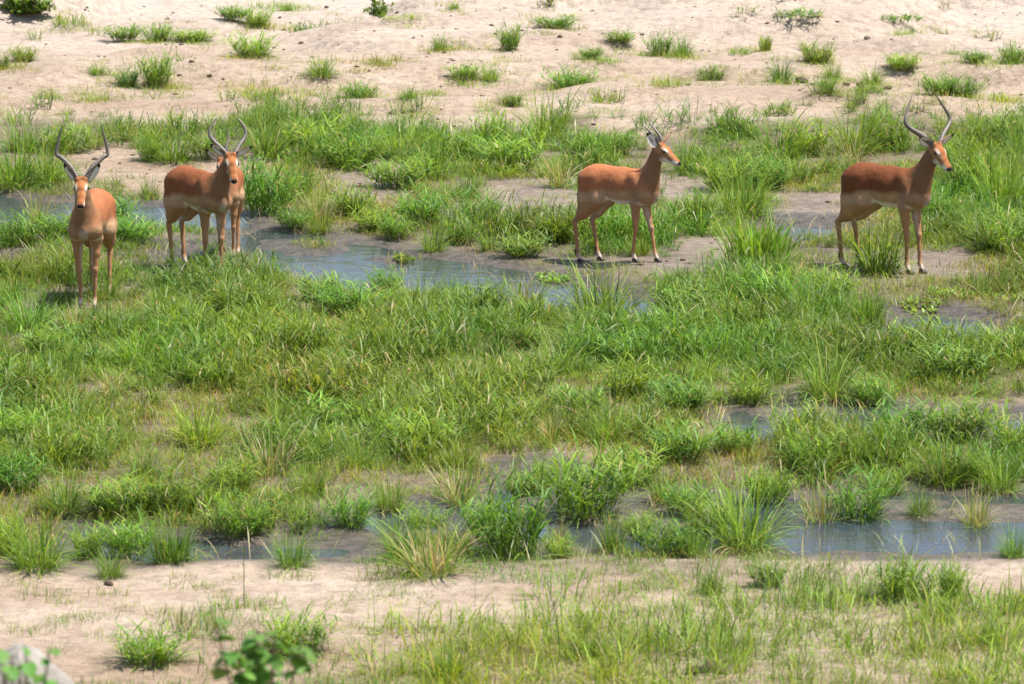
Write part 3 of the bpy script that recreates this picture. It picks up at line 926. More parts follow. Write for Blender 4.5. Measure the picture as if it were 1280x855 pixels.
TAKEN = []
LOOK = {'arch': 'arching green tussock', 'leafy': 'leafy green tussock', 'mixed': 'bushy green tussock', 'rush': 'upright rush tussock',
        'low': 'low creeping grass tuft', 'dark': 'dark green creeping tuft', 'grey': 'grey-green twiggy herb', 'dry': 'straw-flecked green tussock'}
MARKS = [((118, 385), 'the staring ram'), ((253, 343), 'the impala pair'), ((779, 330), 'the young impala'), ((1113, 345), 'the dark ram')]
ZONES = {'sand': 'on the open pale sand', 'belt': 'in the far grass belt', 'meadow': 'in the middle meadow', 'pool': 'in mud by the pools', 'bank': 'on the near sandy bank'}
def describe(x, y, w, kind, zone):
    size = 'large ' if w > .52 else ('small ' if w < .32 else '')
    best = min(MARKS, key=lambda m: abs(G(*m[0])[0] - x))
    mx, my = G(*best[0])
    rel = ''
    if abs(mx - x) < 1.1:
        d = y - my
        rel = (' well behind ' if d > 8 else ' behind ' if d > .5 else ' beside ' if d > -.6 else ' before ' if d > -5 else ' far before ') + best[1]
    return size + LOOK[kind] + ' ' + ZONES[zone] + rel
def tussock(px, py, w, h, kind, label, group, name='grass_tussock', cat='grass tussock'):
    x, y = G(px, py)
    if label in ZONES:
        label = describe(x, y, w / ppm(py), kind, label)
    z = H(x, y)
    s = ppm(py)
    me, w0, h0 = MESH[kind][random.randrange(len(MESH[kind]))]
    sw = w / s / w0 * (1.25 if py < 150 else 1.10 if py < 330 else 1.2 if py < 560 else 1.22)
    sh = max(.05, (h / s - .05 * w / s)) / h0 * (1.0 if py < 150 else .92 if py < 330 else 1.05)
    TAKEN.append((x, y, w / s * .42))
    return obj(name, me, None, None, (x, y, z), (0, 0, random.uniform(0, 6.28)), (sw, sw, sh * .5 + .5 * min(sh, sw * 1.4) if kind != 'rush' else sh),
               label, cat, group)

SAND = ('sand', 'tufts scattered over the far sand')
GREY = ('sand', 'grey herbs on the far sand')
FARB = ('belt', 'tussocks of the far grass belt')
MIDF = ('meadow', 'tussocks of the middle meadow')
POOL = ('pool', 'tussocks among the pools')
NEAR = ('bank', 'tussocks of the near bank')
for (px, py, w, h, k) in (
    (156, 69, 42, 22, 'leafy'), (198, 69, 40, 24, 'mixed'), (240, 69, 48, 16, 'leafy'), (292, 58, 40, 20, 'leafy'), (320, 59, 40, 22, 'mixed'),
    (358, 34, 22, 15, 'arch'), (91, 34, 20, 14, 'mixed'), (88, 53, 46, 18, 'low'), (30, 92, 36, 20, 'mixed'), (250, 91, 32, 24, 'arch'),
    (317, 104, 58, 30, 'mixed'), (198, 122, 42, 44, 'leafy'), (161, 121, 32, 24, 'mixed'), (122, 117, 28, 15, 'arch'), (3, 107, 22, 22, 'mixed'),
    (401, 119, 46, 28, 'arch'), (568, 54, 16, 9, 'arch'), (658, 37, 20, 12, 'low'), (695, 74, 52, 18, 'leafy'), (551, 96, 30, 22, 'arch'),
    (637, 97, 30, 32, 'leafy'), (774, 88, 34, 18, 'leafy'), (825, 101, 34, 30, 'mixed'), (852, 101, 40, 28, 'arch'), (450, 134, 46, 20, 'mixed'),
    (474, 112, 32, 8, 'low'), (581, 118, 38, 18, 'mixed'), (613, 119, 30, 22, 'arch'), (511, 145, 34, 16, 'arch'), (715, 124, 64, 28, 'mixed'),
    (833, 134, 34, 16, 'low'), (889, 124, 38, 18, 'mixed'), (956, 96, 15, 22, 'rush'), (976, 127, 38, 38, 'arch'), (1020, 109, 44, 26, 'mixed'),
    (1040, 121, 32, 20, 'arch'), (1090, 121, 40, 24, 'arch'), (1127, 112, 40, 22, 'leafy'), (1218, 111, 32, 16, 'leafy'), (1085, 139, 34, 14, 'low'),
    (1170, 141, 45, 26, 'leafy'), (1200, 141, 48, 30, 'mixed'), (1268, 111, 38, 24, 'mixed'), (1248, 138, 26, 14, 'low'), (499, 69, 38, 8, 'low'),
    (330, 132, 48, 12, 'low'), (120, 137, 30, 12, 'low'), (60, 134, 30, 14, 'low'), (760, 140, 36, 18, 'low'), (640, 148, 30, 18, 'mixed'),
    (1130, 76, 20, 10, 'low'), (1160, 92, 18, 14, 'leafy'), (925, 100, 26, 12, 'low'), (545, 130, 22, 10, 'low'), (740, 108, 28, 16, 'leafy')):
    tussock(px, py, w, h, k, SAND[0], SAND[1])
SKIRT = np.array([(t[0] + random.gauss(0, .8 * t[2] + .1), t[1] + random.gauss(0, 1.2 * t[2] + .15)) for t in TAKEN for _ in range(random.randrange(0, 16))])
tussock(1188, 96, 32, 18, 'arch', 'yellow-green starry tuft by itself on the sand behind the lyre-horned dark ram', None)
tussock(400, 60, 68, 18, 'dark', 'dark flat-topped creeping tuft on the far pale sand', SAND[1] + ', dark kind')
tussock(999, 64, 52, 12, 'dark', 'dark flat-topped creeping tuft on the far pale sand', SAND[1] + ', dark kind')
tussock(1122, 60, 50, 11, 'dark', 'dark flat-topped creeping tuft on the far pale sand', SAND[1] + ', dark kind')
tussock(685, 174, 92, 54, 'arch', 'round bright green tussock where the grass belt meets the open sand', None)
tussock(1038, 220, 46, 54, 'dry', 'pale blue-green stiff tussock with dry blades in the far grass belt', None)
for (px, py, w, h, k) in ((865, 44, 30, 18, 'grey'), (930, 62, 38, 16, 'grey'), (1179, 62, 28, 14, 'grey'), (1238, 77, 44, 18, 'grey'), (1010, 80, 36, 16, 'grey'),
                          (684, 53, 28, 28, 'grey'), (44, 67, 24, 18, 'grey'), (900, 82, 24, 16, 'grey'), (120, 62, 26, 14, 'grey'), (1180, 48, 14, 18, 'grey'), (285, 140, 30, 18, 'grey')):
    tussock(px, py, w, h, k, GREY[0], GREY[1], 'sand_herb', 'herb')
for (px, py, w, h, k) in (
    (30, 196, 80, 48, 'arch'), (85, 196, 70, 44, 'mixed'), (118, 192, 50, 36, 'dry'), (20, 235, 90, 80, 'arch'), (60, 232, 70, 60, 'arch'), (47, 272, 52, 42, 'dry'),
    (190, 204, 45, 38, 'mixed'), (218, 206, 80, 46, 'arch'), (262, 204, 60, 36, 'leafy'), (188, 243, 38, 36, 'arch'), (144, 268, 60, 38, 'mixed'),
    (336, 205, 80, 60, 'arch'), (390, 200, 80, 50, 'mixed'), (330, 266, 80, 80, 'leafy'), (372, 250, 70, 60, 'arch'), (395, 276, 66, 50, 'dry'),
    (440, 215, 90, 50, 'mixed'), (500, 200, 90, 46, 'arch'), (497, 238, 80, 44, 'leafy'), (545, 228, 80, 50, 'arch'), (584, 250, 54, 38, 'arch'),
    (618, 184, 56, 42, 'mixed'), (640, 215, 80, 50, 'leafy'), (698, 238, 64, 50, 'dry'), (590, 205, 70, 44, 'mixed'), (740, 205, 60, 46, 'mixed'),
    (542, 312, 50, 42, 'arch'), (530, 284, 70, 48, 'leafy'), (600, 284, 70, 48, 'mixed'), (630, 276, 50, 40, 'arch'), (652, 319, 66, 36, 'leafy'), (470, 285, 60, 34, 'leafy'),
    (770, 200, 50, 36, 'leafy'), (770, 310, 60, 56, 'mixed'), (800, 322, 40, 30, 'arch'), (860, 218, 70, 50, 'arch'), (870, 285, 60, 50, 'leafy'), (905, 240, 70, 50, 'mixed'), (930, 272, 100, 66, 'arch'),
    (917, 178, 64, 38, 'mixed'), (974, 160, 42, 20, 'dark'), (975, 205, 90, 56, 'arch'), (1010, 200, 80, 50, 'mixed'), (1068, 198, 100, 60, 'arch'), (1110, 192, 70, 50, 'mixed'),
    (1240, 190, 70, 46, 'mixed'), (1275, 200, 60, 50, 'arch'), (1215, 250, 70, 70, 'mixed'), (1250, 262, 90, 90, 'arch'), (1220, 300, 60, 46, 'arch'), (1265, 320, 80, 60, 'mixed'), (1170, 285, 60, 50, 'leafy'),
    (400, 288, 50, 32, 'arch'), (440, 272, 60, 40, 'mixed'), (495, 296, 50, 34, 'leafy'), (575, 302, 50, 36, 'mixed'), (612, 312, 44, 30, 'arch'), (700, 305, 50, 34, 'leafy'), (725, 288, 44, 34, 'mixed'), (365, 284, 50, 30, 'leafy'), (820, 300, 50, 36, 'leafy'),
    (1070, 215, 60, 40, 'dry'), (960, 240, 60, 46, 'leafy'), (1195, 215, 60, 40, 'mixed')):
    tussock(px, py, w, h, k, FARB[0], FARB[1])
tussock(1099, 346, 92, 60, 'arch', 'dense green tussock between the hind and front legs of the lyre-horned dark ram', None)
tussock(947, 336, 86, 64, 'rush', 'stiff yellow-green upright tussock in the gap between young impala and dark ram', None)
tussock(1085, 411, 42, 46, 'rush', 'small bright green upright rush clump by the small puddle', None)
tussock(752, 402, 120, 66, 'arch', 'broad arching green tussock in front of the young impala by the stream', None)
for (px, py, w, h, k) in (
    (20, 310, 70, 40, 'mixed'), (70, 305, 60, 36, 'leafy'), (165, 310, 70, 40, 'leafy'), (35, 420, 80, 46, 'arch'), (100, 425, 60, 40, 'dry'), (170, 465, 80, 46, 'arch'),
    (30, 500, 80, 44, 'leafy'), (95, 540, 80, 46, 'arch'), (35, 560, 70, 44, 'leafy'), (130, 380, 60, 34, 'arch'), (230, 430, 80, 40, 'mixed'), (300, 400, 80, 40, 'leafy'),
    (310, 490, 80, 42, 'arch'), (380, 440, 80, 40, 'mixed'), (440, 400, 90, 44, 'leafy'), (520, 400, 90, 46, 'arch'), (598, 455, 80, 46, 'dark'), (600, 400, 80, 44, 'leafy'), (660, 390, 60, 40, 'dry'),
    (850, 400, 80, 50, 'leafy'), (900, 395, 80, 50, 'arch'), (840, 440, 90, 48, 'mixed'), (700, 470, 90, 44, 'arch'), (960, 385, 90, 50, 'mixed'), (1010, 400, 80, 46, 'arch'), (1040, 380, 60, 40, 'leafy'),
    (790, 500, 80, 44, 'mixed'), (850, 515, 80, 44, 'leafy'), (500, 500, 90, 46, 'arch'), (420, 540, 80, 44, 'leafy'), (250, 560, 90, 48, 'arch'), (340, 600, 90, 60, 'dry'), (390, 620, 60, 50, 'arch'),
    (1189, 476, 100, 52, 'mixed'), (1150, 440, 70, 40, 'leafy'), (1255, 450, 70, 40, 'mixed'), (1240, 370, 60, 34, 'dark'), (150, 640, 80, 44, 'leafy'), (80, 640, 80, 50, 'arch'), (20, 620, 70, 50, 'leafy'),
    (230, 640, 80, 46, 'mixed'), (520, 570, 80, 46, 'leafy'), (640, 540, 70, 40, 'mixed'), (575, 590, 60, 40, 'arch'),
    (60, 450, 60, 36, 'leafy'), (200, 400, 60, 34, 'arch'), (260, 490, 60, 36, 'leafy'), (350, 540, 66, 40, 'arch'), (420, 480, 66, 38, 'leafy'), (470, 450, 60, 36, 'arch'), (550, 530, 60, 38, 'leafy'),
    (620, 500, 60, 36, 'arch'), (660, 440, 60, 36, 'leafy'), (740, 440, 60, 36, 'arch'), (780, 460, 60, 36, 'leafy'), (900, 450, 66, 38, 'arch'), (960, 440, 60, 36, 'leafy'), (1100, 450, 60, 38, 'arch'), (720, 520, 60, 38, 'leafy'),
    (180, 600, 66, 42, 'arch'), (290, 620, 60, 40, 'leafy'), (450, 590, 60, 40, 'arch'), (10, 380, 60, 36, 'arch'), (400, 380, 60, 34, 'leafy'), (340, 360, 60, 34, 'arch'), (480, 370, 50, 28, 'leafy'), (560, 375, 50, 28, 'arch'),
    (60, 590, 60, 40, 'arch'), (140, 500, 60, 36, 'dry'), (1010, 440, 60, 36, 'dry'), (880, 480, 60, 36, 'arch'), (940, 500, 60, 36, 'mixed'), (1090, 500, 56, 34, 'mixed'), (760, 560, 60, 40, 'arch'), (690, 555, 56, 36, 'dry')):
    tussock(px, py, w, h, k, MIDF[0], MIDF[1])
tussock(1038, 495, 104, 60, 'arch', 'dome of bright arching grass alone behind a muddy puddle', None)
for (px, py, w, h, k) in (
    (994, 556, 78, 50, 'mixed'), (920, 569, 66, 40, 'mixed'), (930, 682, 120, 84, 'arch'), (890, 660, 70, 60, 'leafy'), (1025, 644, 80, 64, 'dry'), (1075, 640, 80, 62, 'mixed'),
    (1182, 602, 80, 50, 'arch'), (1250, 610, 70, 56, 'arch'), (1220, 600, 50, 40, 'leafy'), (1130, 560, 80, 50, 'mixed'), (1200, 555, 90, 54, 'leafy'), (1265, 570, 60, 46, 'mixed'),
    (732, 640, 120, 80, 'mixed'), (487, 632, 60, 50, 'arch'), (574, 626, 76, 52, 'dry'), (860, 640, 60, 46, 'leafy'), (850, 580, 80, 50, 'leafy'),
    (215, 700, 88, 66, 'arch'), (366, 711, 66, 52, 'arch'), (680, 600, 40, 30, 'mixed'), (1110, 610, 50, 40, 'mixed'), (160, 690, 60, 46, 'leafy'), (300, 668, 70, 50, 'leafy'), (440, 655, 60, 46, 'mixed'),
    (660, 612, 60, 40, 'leafy'), (790, 600, 80, 46, 'mixed'), (830, 625, 60, 44, 'arch'), (960, 625, 60, 46, 'leafy'), (1010, 590, 70, 44, 'mixed'), (1090, 585, 70, 44, 'arch'), (1150, 640, 44, 36, 'arch'),
    (530, 650, 50, 36, 'leafy'), (600, 660, 50, 40, 'mixed'), (800, 668, 44, 36, 'leafy'), (860, 690, 60, 44, 'arch'), (700, 672, 36, 34, 'dry'), (110, 690, 50, 40, 'mixed'), (1040, 530, 40, 26, 'dry')):
    tussock(px, py, w, h, k, POOL[0], POOL[1])
tussock(638, 691, 104, 96, 'mixed', 'tall dense tussock at the pool edge with bright upright blades', None)
tussock(1220, 650, 66, 58, 'dry', 'half dead tussock with straw-coloured base on mud between two pools', None)
for (px, py, w, h, k) in (
    (138, 724, 54, 38, 'arch'), (47, 716, 96, 64, 'arch'), (5, 700, 60, 50, 'mixed'), (541, 722, 120, 66, 'dry'), (500, 700, 70, 50, 'arch'), (734, 830, 58, 42, 'arch'), (766, 684, 50, 60, 'arch'), (1266, 698, 50, 42, 'arch'),
    (1132, 753, 80, 52, 'mixed'), (890, 746, 48, 44, 'arch'), (1190, 750, 40, 40, 'leafy'), (960, 735, 44, 30, 'leafy'), (560, 850, 60, 46, 'arch'), (830, 690, 60, 40, 'leafy'), (700, 690, 40, 30, 'mixed'),
    (190, 836, 90, 44, 'mixed'), (370, 822, 90, 50, 'mixed'), (250, 800, 60, 34, 'low')):
    tussock(px, py, w, h, k, NEAR[0], NEAR[1])

# the grass nobody could count
def scatter(name, label, pts, kinds, smin, smax, zs=(0.8, 1.2), huevar=.22, seed=3, cat='grass', hmul=None):
    rng = np.random.default_rng(seed)
    P = np.asarray(pts)
    z, _ = terrain(P)
    src = [v for k in kinds for v in KINDS[k]]
    which = rng.integers(0, len(src), len(P))
    parts = []
    for i, (V, C, Q, T) in enumerate(src):
        m = np.where(which == i)[0]
        if len(m) == 0: continue
        a = rng.uniform(0, 2 * math.pi, len(m)); s = rng.uniform(smin, smax, len(m)) * (1 if hmul is None else hmul[m]); sz = s * rng.uniform(zs[0], zs[1], len(m))
        ca, sa = (np.cos(a) * s)[:, None], (np.sin(a) * s)[:, None]
        X = V[None, :, 0] * ca - V[None, :, 1] * sa + P[m, 0][:, None]
        Y = V[None, :, 0] * sa + V[None, :, 1] * ca + P[m, 1][:, None]
        Z = V[None, :, 2] * sz[:, None] + z[m][:, None]
        tint = 1 + huevar * np.stack([fbm(P[m, 0] * .7, P[m, 1] * .5, 3, 3) * 3, fbm(P[m, 0] * .7, P[m, 1] * .5, 4, 3) * 1.6, fbm(P[m, 0] * .5, P[m, 1] * .5, 5, 3) * 2], 1)
        tint = tint * rng.uniform(.85, 1.15, (len(m), 1))
        CC = C[None] * tint[:, None, :]
        nv = len(V)
        o = (np.arange(len(m)) * nv)[:, None, None]
        parts.append((np.stack([X, Y, Z], -1).reshape(-1, 3), CC.reshape(-1, 3), (Q[None] + o).reshape(-1, 4), (T[None] + o).reshape(-1, 3)))
    V, C, Q, T = join(parts)
    print(name, 'tufts', len(P), 'tris', len(Q) * 2 + len(T))
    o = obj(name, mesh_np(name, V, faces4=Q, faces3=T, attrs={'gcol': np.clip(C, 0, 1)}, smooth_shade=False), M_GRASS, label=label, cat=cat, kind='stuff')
    return o

def jitter_grid(x0, x1, y0, y1, step, seed):
    rng = np.random.default_rng(seed)
    X, Y = np.meshgrid(np.arange(x0, x1, step), np.arange(y0, y1, step))
    P = np.stack([X.ravel(), Y.ravel()], 1)
    return P + rng.uniform(-.5, .5, P.shape) * step * 1.3, rng

KINDS['fa'] = [tuft_arch(r_, 54, .055, .10, .31, .0056, hue=h, seg=3) for h in (ONE, LIGHT, COOL, ONE, YEL * .9)]
KINDS['fl'] = [tuft_leafy(r_, 15, .08, .07, .22, .12, .0076, hue=h, per=5, lseg=2) for h in (ONE, LIGHT, COOL, ONE)]
KINDS['fb'] = [tuft_arch(r_, 40, .13, .12, .32, .0055, hue=h, seg=3) for h in (LIGHT, YEL, YEL)]
KINDS['turf'] = [tuft_low(r_, 48, .17, .04, .11, .0050, hue=h, straw=s, seg=2) for h, s in ((LIGHT, .12), (YEL, .2), (ONE, .15), (YEL, .35))]
KINDS['thin'] = [tuft_low(r_, 32, .14, .06, .19, .0044, hue=h, straw=s, tmax=.7, seg=2) for h, s in ((LIGHT, .15), (YEL, .25))]
KINDS['straw'] = [tuft_low(r_, 12, .16, .08, .26, .005, straw=1.0, tmax=1.5) for _ in range(3)]
XL, XR = -7.6, 7.6
def in_view(P, m=1.3):
    return np.abs(P[:, 0]) < P[:, 1] * (640 / FPX) + m

# dense meadow in front of the animals, the far belt, the grass between pools
P, rng = jitter_grid(XL, XR, 27.0, 53.0, .115, 21)
P = P[in_view(P)]
w = water_sd(P); b = bare_sd(P); fe = P[:, 1] - far_edge_y(P[:, 0])
nz = fbm(P[:, 0] * .8, P[:, 1] * .6, 14, 3)
y685 = G(640, 690)[1]
den = smooth(-.05, .35, b + .8 * nz) * smooth(.02, .25, w) * smooth(1.5, -1.0, fe + 2.2 * nz) * smooth(y685 - .3, y685 + .5, P[:, 1])
lump = fbm(P[:, 0] * 1.3, P[:, 1] * 1.0, 15, 3)
den *= .15 + .85 * smooth(-.2, .05, lump)
den *= np.where(P[:, 1] > 42.5, .8, 1)
den *= np.where(P[:, 1] > 42.5, .3 + .7 * smooth(-.12, .06, fbm(P[:, 0] * .9, P[:, 1] * .6, 19, 3)), 1)
hm = (.56 + .80 * smooth(-.18, .22, lump)) * np.where(P[:, 1] > 42.5, .70, 1) * (.55 + .45 * smooth(.05, .9, w))
A_XY = np.array([G(*p) for p in ((112, 394), (800, 332), (1130, 346))])
for a_ in A_XY: hm *= .62 + .38 * smooth(.35, 1.0, np.hypot(P[:, 0] - a_[0], (P[:, 1] - a_[1]) * .6))
keep = rng.random(len(P)) < den * .72
farb = P[:, 1] > 42.5
PF, PM = P[keep & farb], P[keep & ~farb]
scatter('meadow_grass', 'continuous green meadow grass in front of the impalas', PM, ['fa', 'fl'], .65, 1.25, seed=31, hmul=hm[keep & ~farb])
scatter('grass_belt', 'continuous green grass belt behind the impalas at the edge of the sand', PF, ['fa', 'fl', 'fa'], .85, 1.45, seed=32, hmul=hm[keep & farb])
# short turf: fills the meadow floor and the near bank
P, rng = jitter_grid(XL, XR, 27.0, 47.0, .12, 22)
P = P[in_view(P)]
w = water_sd(P); b = bare_sd(P); fe = P[:, 1] - far_edge_y(P[:, 0])
nz = fbm(P[:, 0] * .8, P[:, 1] * .6, 16, 3)
den = smooth(-.1, .25, b + .5 * nz) * smooth(.0, .2, w) * smooth(.3, -.3, fe) * (.25 + .75 * smooth(-.2, .1, nz))
near = P[:, 1] < y685
den = np.where(near, 0, den * .75)
keep = rng.random(len(P)) < den * .8
scatter('short_turf', 'short thin yellow-green turf on sandy soil', P[keep], ['turf', 'turf', 'thin'], .7, 1.25, seed=33)
P, rng = jitter_grid(-5, 5, 24.4, 29.6, .095, 27)
P = P[in_view(P, .6)]
w = water_sd(P); b = bare_sd(P); nz = fbm(P[:, 0] * 1.1, P[:, 1] * .8, 26, 4)
lush = poly_sd(P, GA([(500, 870), (560, 800), (800, 775), (1000, 752), (1290, 760), (1400, 870)]))
den = smooth(-.12, .2, b + .5 * nz) * smooth(.1, .3, w) * smooth(y685 + .1, y685 - .2, P[:, 1])
den0 = smooth(.1, .3, w) * smooth(y685 + .1, y685 - .2, P[:, 1]) * smooth(-.05, .2, nz)
d2 = np.maximum(den * (.12 + .88 * smooth(-.16, .12, nz)), .22 * den0)
k1 = rng.random(len(P)) < d2 * .75
scatter('bank_turf', 'short fine turf of the near sandy bank', P[k1], ['turf', 'turf', 'thin'], .55, 1.0, seed=36)
k2 = rng.random(len(P)) < den * smooth(.5, -.3, lush + .8 * nz) * .30
scatter('bank_grass', 'loose bright grass of the near bank', P[k2], ['fb'], .6, 1.2, seed=37)
# stray blades on sand and mud
P, rng = jitter_grid(-9, 9, 24.6, 60.0, .33, 23)
P = P[in_view(P, 1.0)]
nz = fbm(P[:, 0] * .5, P[:, 1] * .5, 18, 3)
keep = (water_sd(P) > .0) & (rng.random(len(P)) < .42 * smooth(-.15, .2, nz) * np.where(P[:, 1] > 54, .25, 1))
scatter('stray_grass', 'thin stray grass blades over bare sand and mud', P[keep], ['thin', 'turf'], .5, 1.1, seed=34)
scatter('sand_grass', 'faint thin grass fringing the tufts of the far sand', SKIRT, ['turf', 'thin', 'turf'], .6, 1.3, seed=38)
P, rng = jitter_grid(-8, 8, 26, 50.0, .42, 24)
P = P[in_view(P, 1.0)]
keep = (np.abs(water_sd(P)) < .6) & (rng.random(len(P)) < .7)
scatter('dry_straw', 'dry fallen straw along the muddy margins', P[keep], ['straw'], .7, 1.2, seed=35, cat='straw')

# ------------------------------------------------------------------ other plants, stones and debris
def rock_mesh(seed, n=14, flat=.6, rough=.35):
    rng = np.random.default_rng(seed)
    V, F = [], []
    m = n // 2
    for i in range(m + 1):
        a = math.pi * i / m
        for j in range(n):
            b = 2 * math.pi * j / n
            V.append((math.sin(a) * math.cos(b), math.sin(a) * math.sin(b), math.cos(a)))
    V = np.array(V)
    d = 1 + rough * (fbm(V[:, 0] * 1.3 + V[:, 2] * 2.1 + seed, V[:, 1] * 1.3 + V[:, 2], seed, 3) * 2)
    V = V * d[:, None] * np.array([1, .8, flat])
    for i in range(m):
        for j in range(n):
            F.append([i * n + j, (i + 1) * n + j, (i + 1) * n + (j + 1) % n, i * n + (j + 1) % n])
    return mesh_np('rock', V, faces4=F)

M_STONE = plain('brown_stone', (0.16, 0.12, 0.09), .85, .2, .02, 9)
M_PALE = plain('pale_rock', (0.25, 0.23, 0.20), .9, .2, .05, 5)
M_CLOD = plain('dark_clod', (0.10, 0.070, 0.048), .9, .2, .02, 14)
M_TWIG = plain('twig_bark', (0.17, 0.125, 0.09), .85, .2, .002, 60)
def place(name, me, m, px, py, size, label, cat, group=None, sink=.35, zs=1.0):
    x, y = G(px, py)
    return obj(name, me, m, None, (x, y, H(x, y) + size * zs * (.6 - sink)), (0, 0, random.uniform(0, 6)), (size, size, size * zs), label, cat, group)

place('stone', rock_mesh(3), M_STONE, 155, 10, .085, 'brown rounded stone by itself on the far white sand', 'stone')
place('stone', rock_mesh(4), M_STONE, 1084, 79, .05, 'small dark stone beside grey herbs on the pale sand', 'stone')
for i, (px, py, sz) in enumerate(((984, 129, .05), (1002, 127, .07), (1016, 130, .04), (1058, 128, .05), (1074, 127, .06), (1092, 129, .045), (1110, 128, .05))):
    place('soil_clod', rock_mesh(20 + i, rough=.8, flat=.5), M_CLOD, px, py, sz, 'dark crumbly clod in a row at the front edge of the sand flat', 'clod', 'row of dark clods')
for i, (px, py, sz) in enumerate(((136, 734, .03), (1290, 716, .05), (866, 848, .05), (884, 846, .06), (900, 848, .04), (700, 88, .035), (468, 62, .03), (408, 32, .03),
                                  (505, 62, .04), (615, 72, .03), (1215, 28, .04), (1255, 26, .03), (815, 24, .03), (350, 44, .03), (240, 112, .04), (262, 118, .03))):
    place('clod', rock_mesh(40 + i, n=8, rough=.6), M_CLOD, px, py, sz, 'small dark clod lying loose on bare sand', 'clod', 'loose clods')

# pebbles and crumbs too many to count
def pebbles():
    rng = np.random.default_rng(77)
    P = np.stack([rng.uniform(-8.5, 8.5, 2600), rng.uniform(30, 64, 2600)], 1)
    P = P[in_view(P, .5)]
    w = water_sd(P)
    fe = P[:, 1] - far_edge_y(P[:, 0])
    k = (w > .1) & ((fe > 0) | (bare_sd(P) < 0)) & (fbm(P[:, 0] * .7, P[:, 1] * .7, 9, 3) > -.08)
    P = P[k]; z, _ = terrain(P)
    base = np.array([(1, 0, 0), (-1, 0, 0), (0, 1, 0), (0, -1, 0), (0, 0, 1), (0, 0, -1)], float)
    f = np.array([(0, 2, 4), (2, 1, 4), (1, 3, 4), (3, 0, 4), (2, 0, 5), (1, 2, 5), (3, 1, 5), (0, 3, 5)])
    s = rng.uniform(.006, .02, len(P)) * rng.choice([1, 1, 1, 1.6], len(P))
    V = base[None] * s[:, None, None] * rng.uniform(.6, 1.3, (len(P), 6, 3)) * np.array([1.3, 1, .6])
    V = V + np.concatenate([P, (z + s * .2)[:, None]], 1)[:, None]
    F = f[None] + (np.arange(len(P)) * 6)[:, None, None]
    obj('sand_crumbs', mesh_np('sand_crumbs', V.reshape(-1, 3), faces3=F.reshape(-1, 3), smooth_shade=False), M_CLOD, kind='stuff',
        label='crumbs of soil and pebbles strewn over the sand', cat='pebbles')
pebbles()

def leaf_cloud(rng, pts, size, hue, up=.6):
    """small folded leaves at points"""
    n = len(pts)
    az = rng.uniform(0, 2 * math.pi, n)
    return blades(rng, pts, az, rng.uniform(.2, 1.5, n), rng.uniform(.2, .9, n), size * rng.uniform(.6, 1.3, n), size * .42 * rng.uniform(.7, 1.2, n),
                  pick(rng, n, hue, .02), 3, base=np.array([.1, .16, .03]))

def tube(pts, r0, r1, k=6):
    P = np.array(pts, float); n = len(P)
    T = np.gradient(P, axis=0); T /= np.linalg.norm(T, axis=1)[:, None] + 1e-9
    V = []
    for i in range(n):
        a = np.cross(T[i], (0.31, .92, .2)); a /= np.linalg.norm(a) + 1e-9; b = np.cross(T[i], a)
        r = r0 + (r1 - r0) * i / (n - 1)
        for j in range(k):
            t = 2 * math.pi * j / k
            V.append(P[i] + r * (math.cos(t) * a + math.sin(t) * b))
    F = [[i * k + j, i * k + (j + 1) % k, (i + 1) * k + (j + 1) % k, (i + 1) * k + j] for i in range(n - 1) for j in range(k)]
    return np.array(V), np.array(F)

def shrub(px, py, w, h, label, hue, n_br=12, leaf=.05, per=26, seed=1, group=None):
    """branching low shrub: twigs with leaves"""
    rng = np.random.default_rng(seed)
    x, y = G(px, py); s = ppm(py); W, Hh = w / s, h / s
    root = obj('shrub', None, loc=(x, y, H(x, y)), label=label, cat='shrub', group=group)
    tv, tf, o, pts = [], [], 0, []
    for i in range(n_br):
        a = rng.uniform(0, 2 * math.pi); rr = W * .5 * rng.uniform(.3, 1.0); zz = Hh * rng.uniform(.2, 1.0)
        tip = np.array([math.cos(a) * rr, math.sin(a) * rr * .8, zz])
        mid = tip * np.array([.4, .4, .55]) + rng.normal(0, .02, 3)
        c = [(1 - t) ** 2 * np.zeros(3) + 2 * t * (1 - t) * mid + t * t * tip for t in np.linspace(0, 1, 7)]
        c[0][2] = -.01
        V, F = tube(c, .007, .0025, 5); tv.append(V); tf.append(F + o); o += len(V)
        for k in range(per):
            t = rng.uniform(.25, 1.0); p = (1 - t) ** 2 * np.zeros(3) + 2 * t * (1 - t) * mid + t * t * tip
            pts.append(p + rng.normal(0, .03, 3) * np.array([1, 1, .8]))
    pts = np.array(pts); pts[:, 2] = np.maximum(pts[:, 2], .015)
    obj('twigs', mesh_np('twigs', np.concatenate(tv), faces4=np.concatenate(tf)), M_TWIG, root)
    V, C, Q, T = leaf_cloud(rng, pts, leaf, hue)
    fo = obj('foliage', mesh_np('foliage', V, faces4=Q, faces3=T, attrs={'gcol': C}, smooth_shade=False), M_GRASS, root)
    fo['kind'] = 'stuff'
    return root

shrub(35, 48, 78, 26, 'broad leafy green shrub sprawling on the white far sand', np.array([.8, .85, .8]), 26, .09, 40, 1)
shrub(477, 48, 46, 28, 'small open-branched shrub with airy green sprays on the far sand', np.array([.95, .9, .9]), 12, .07, 22, 2)
shrub(994, 49, 90, 20, 'wide sprawling grey-green shrub on the far sand, thin leaves', np.array([1.1, .95, 1.5]), 16, .06, 18, 3)
shrub(1272, 9, 130, 60, 'dense dark green bush at the far edge of the white sand', np.array([.65, .75, .6]), 50, .10, 60, 4)
shrub(688, 50, 30, 26, 'dry twiggy shrub with few pale leaves on the far sand', np.array([1.5, 1.05, 1.6]), 10, .045, 8, 5)

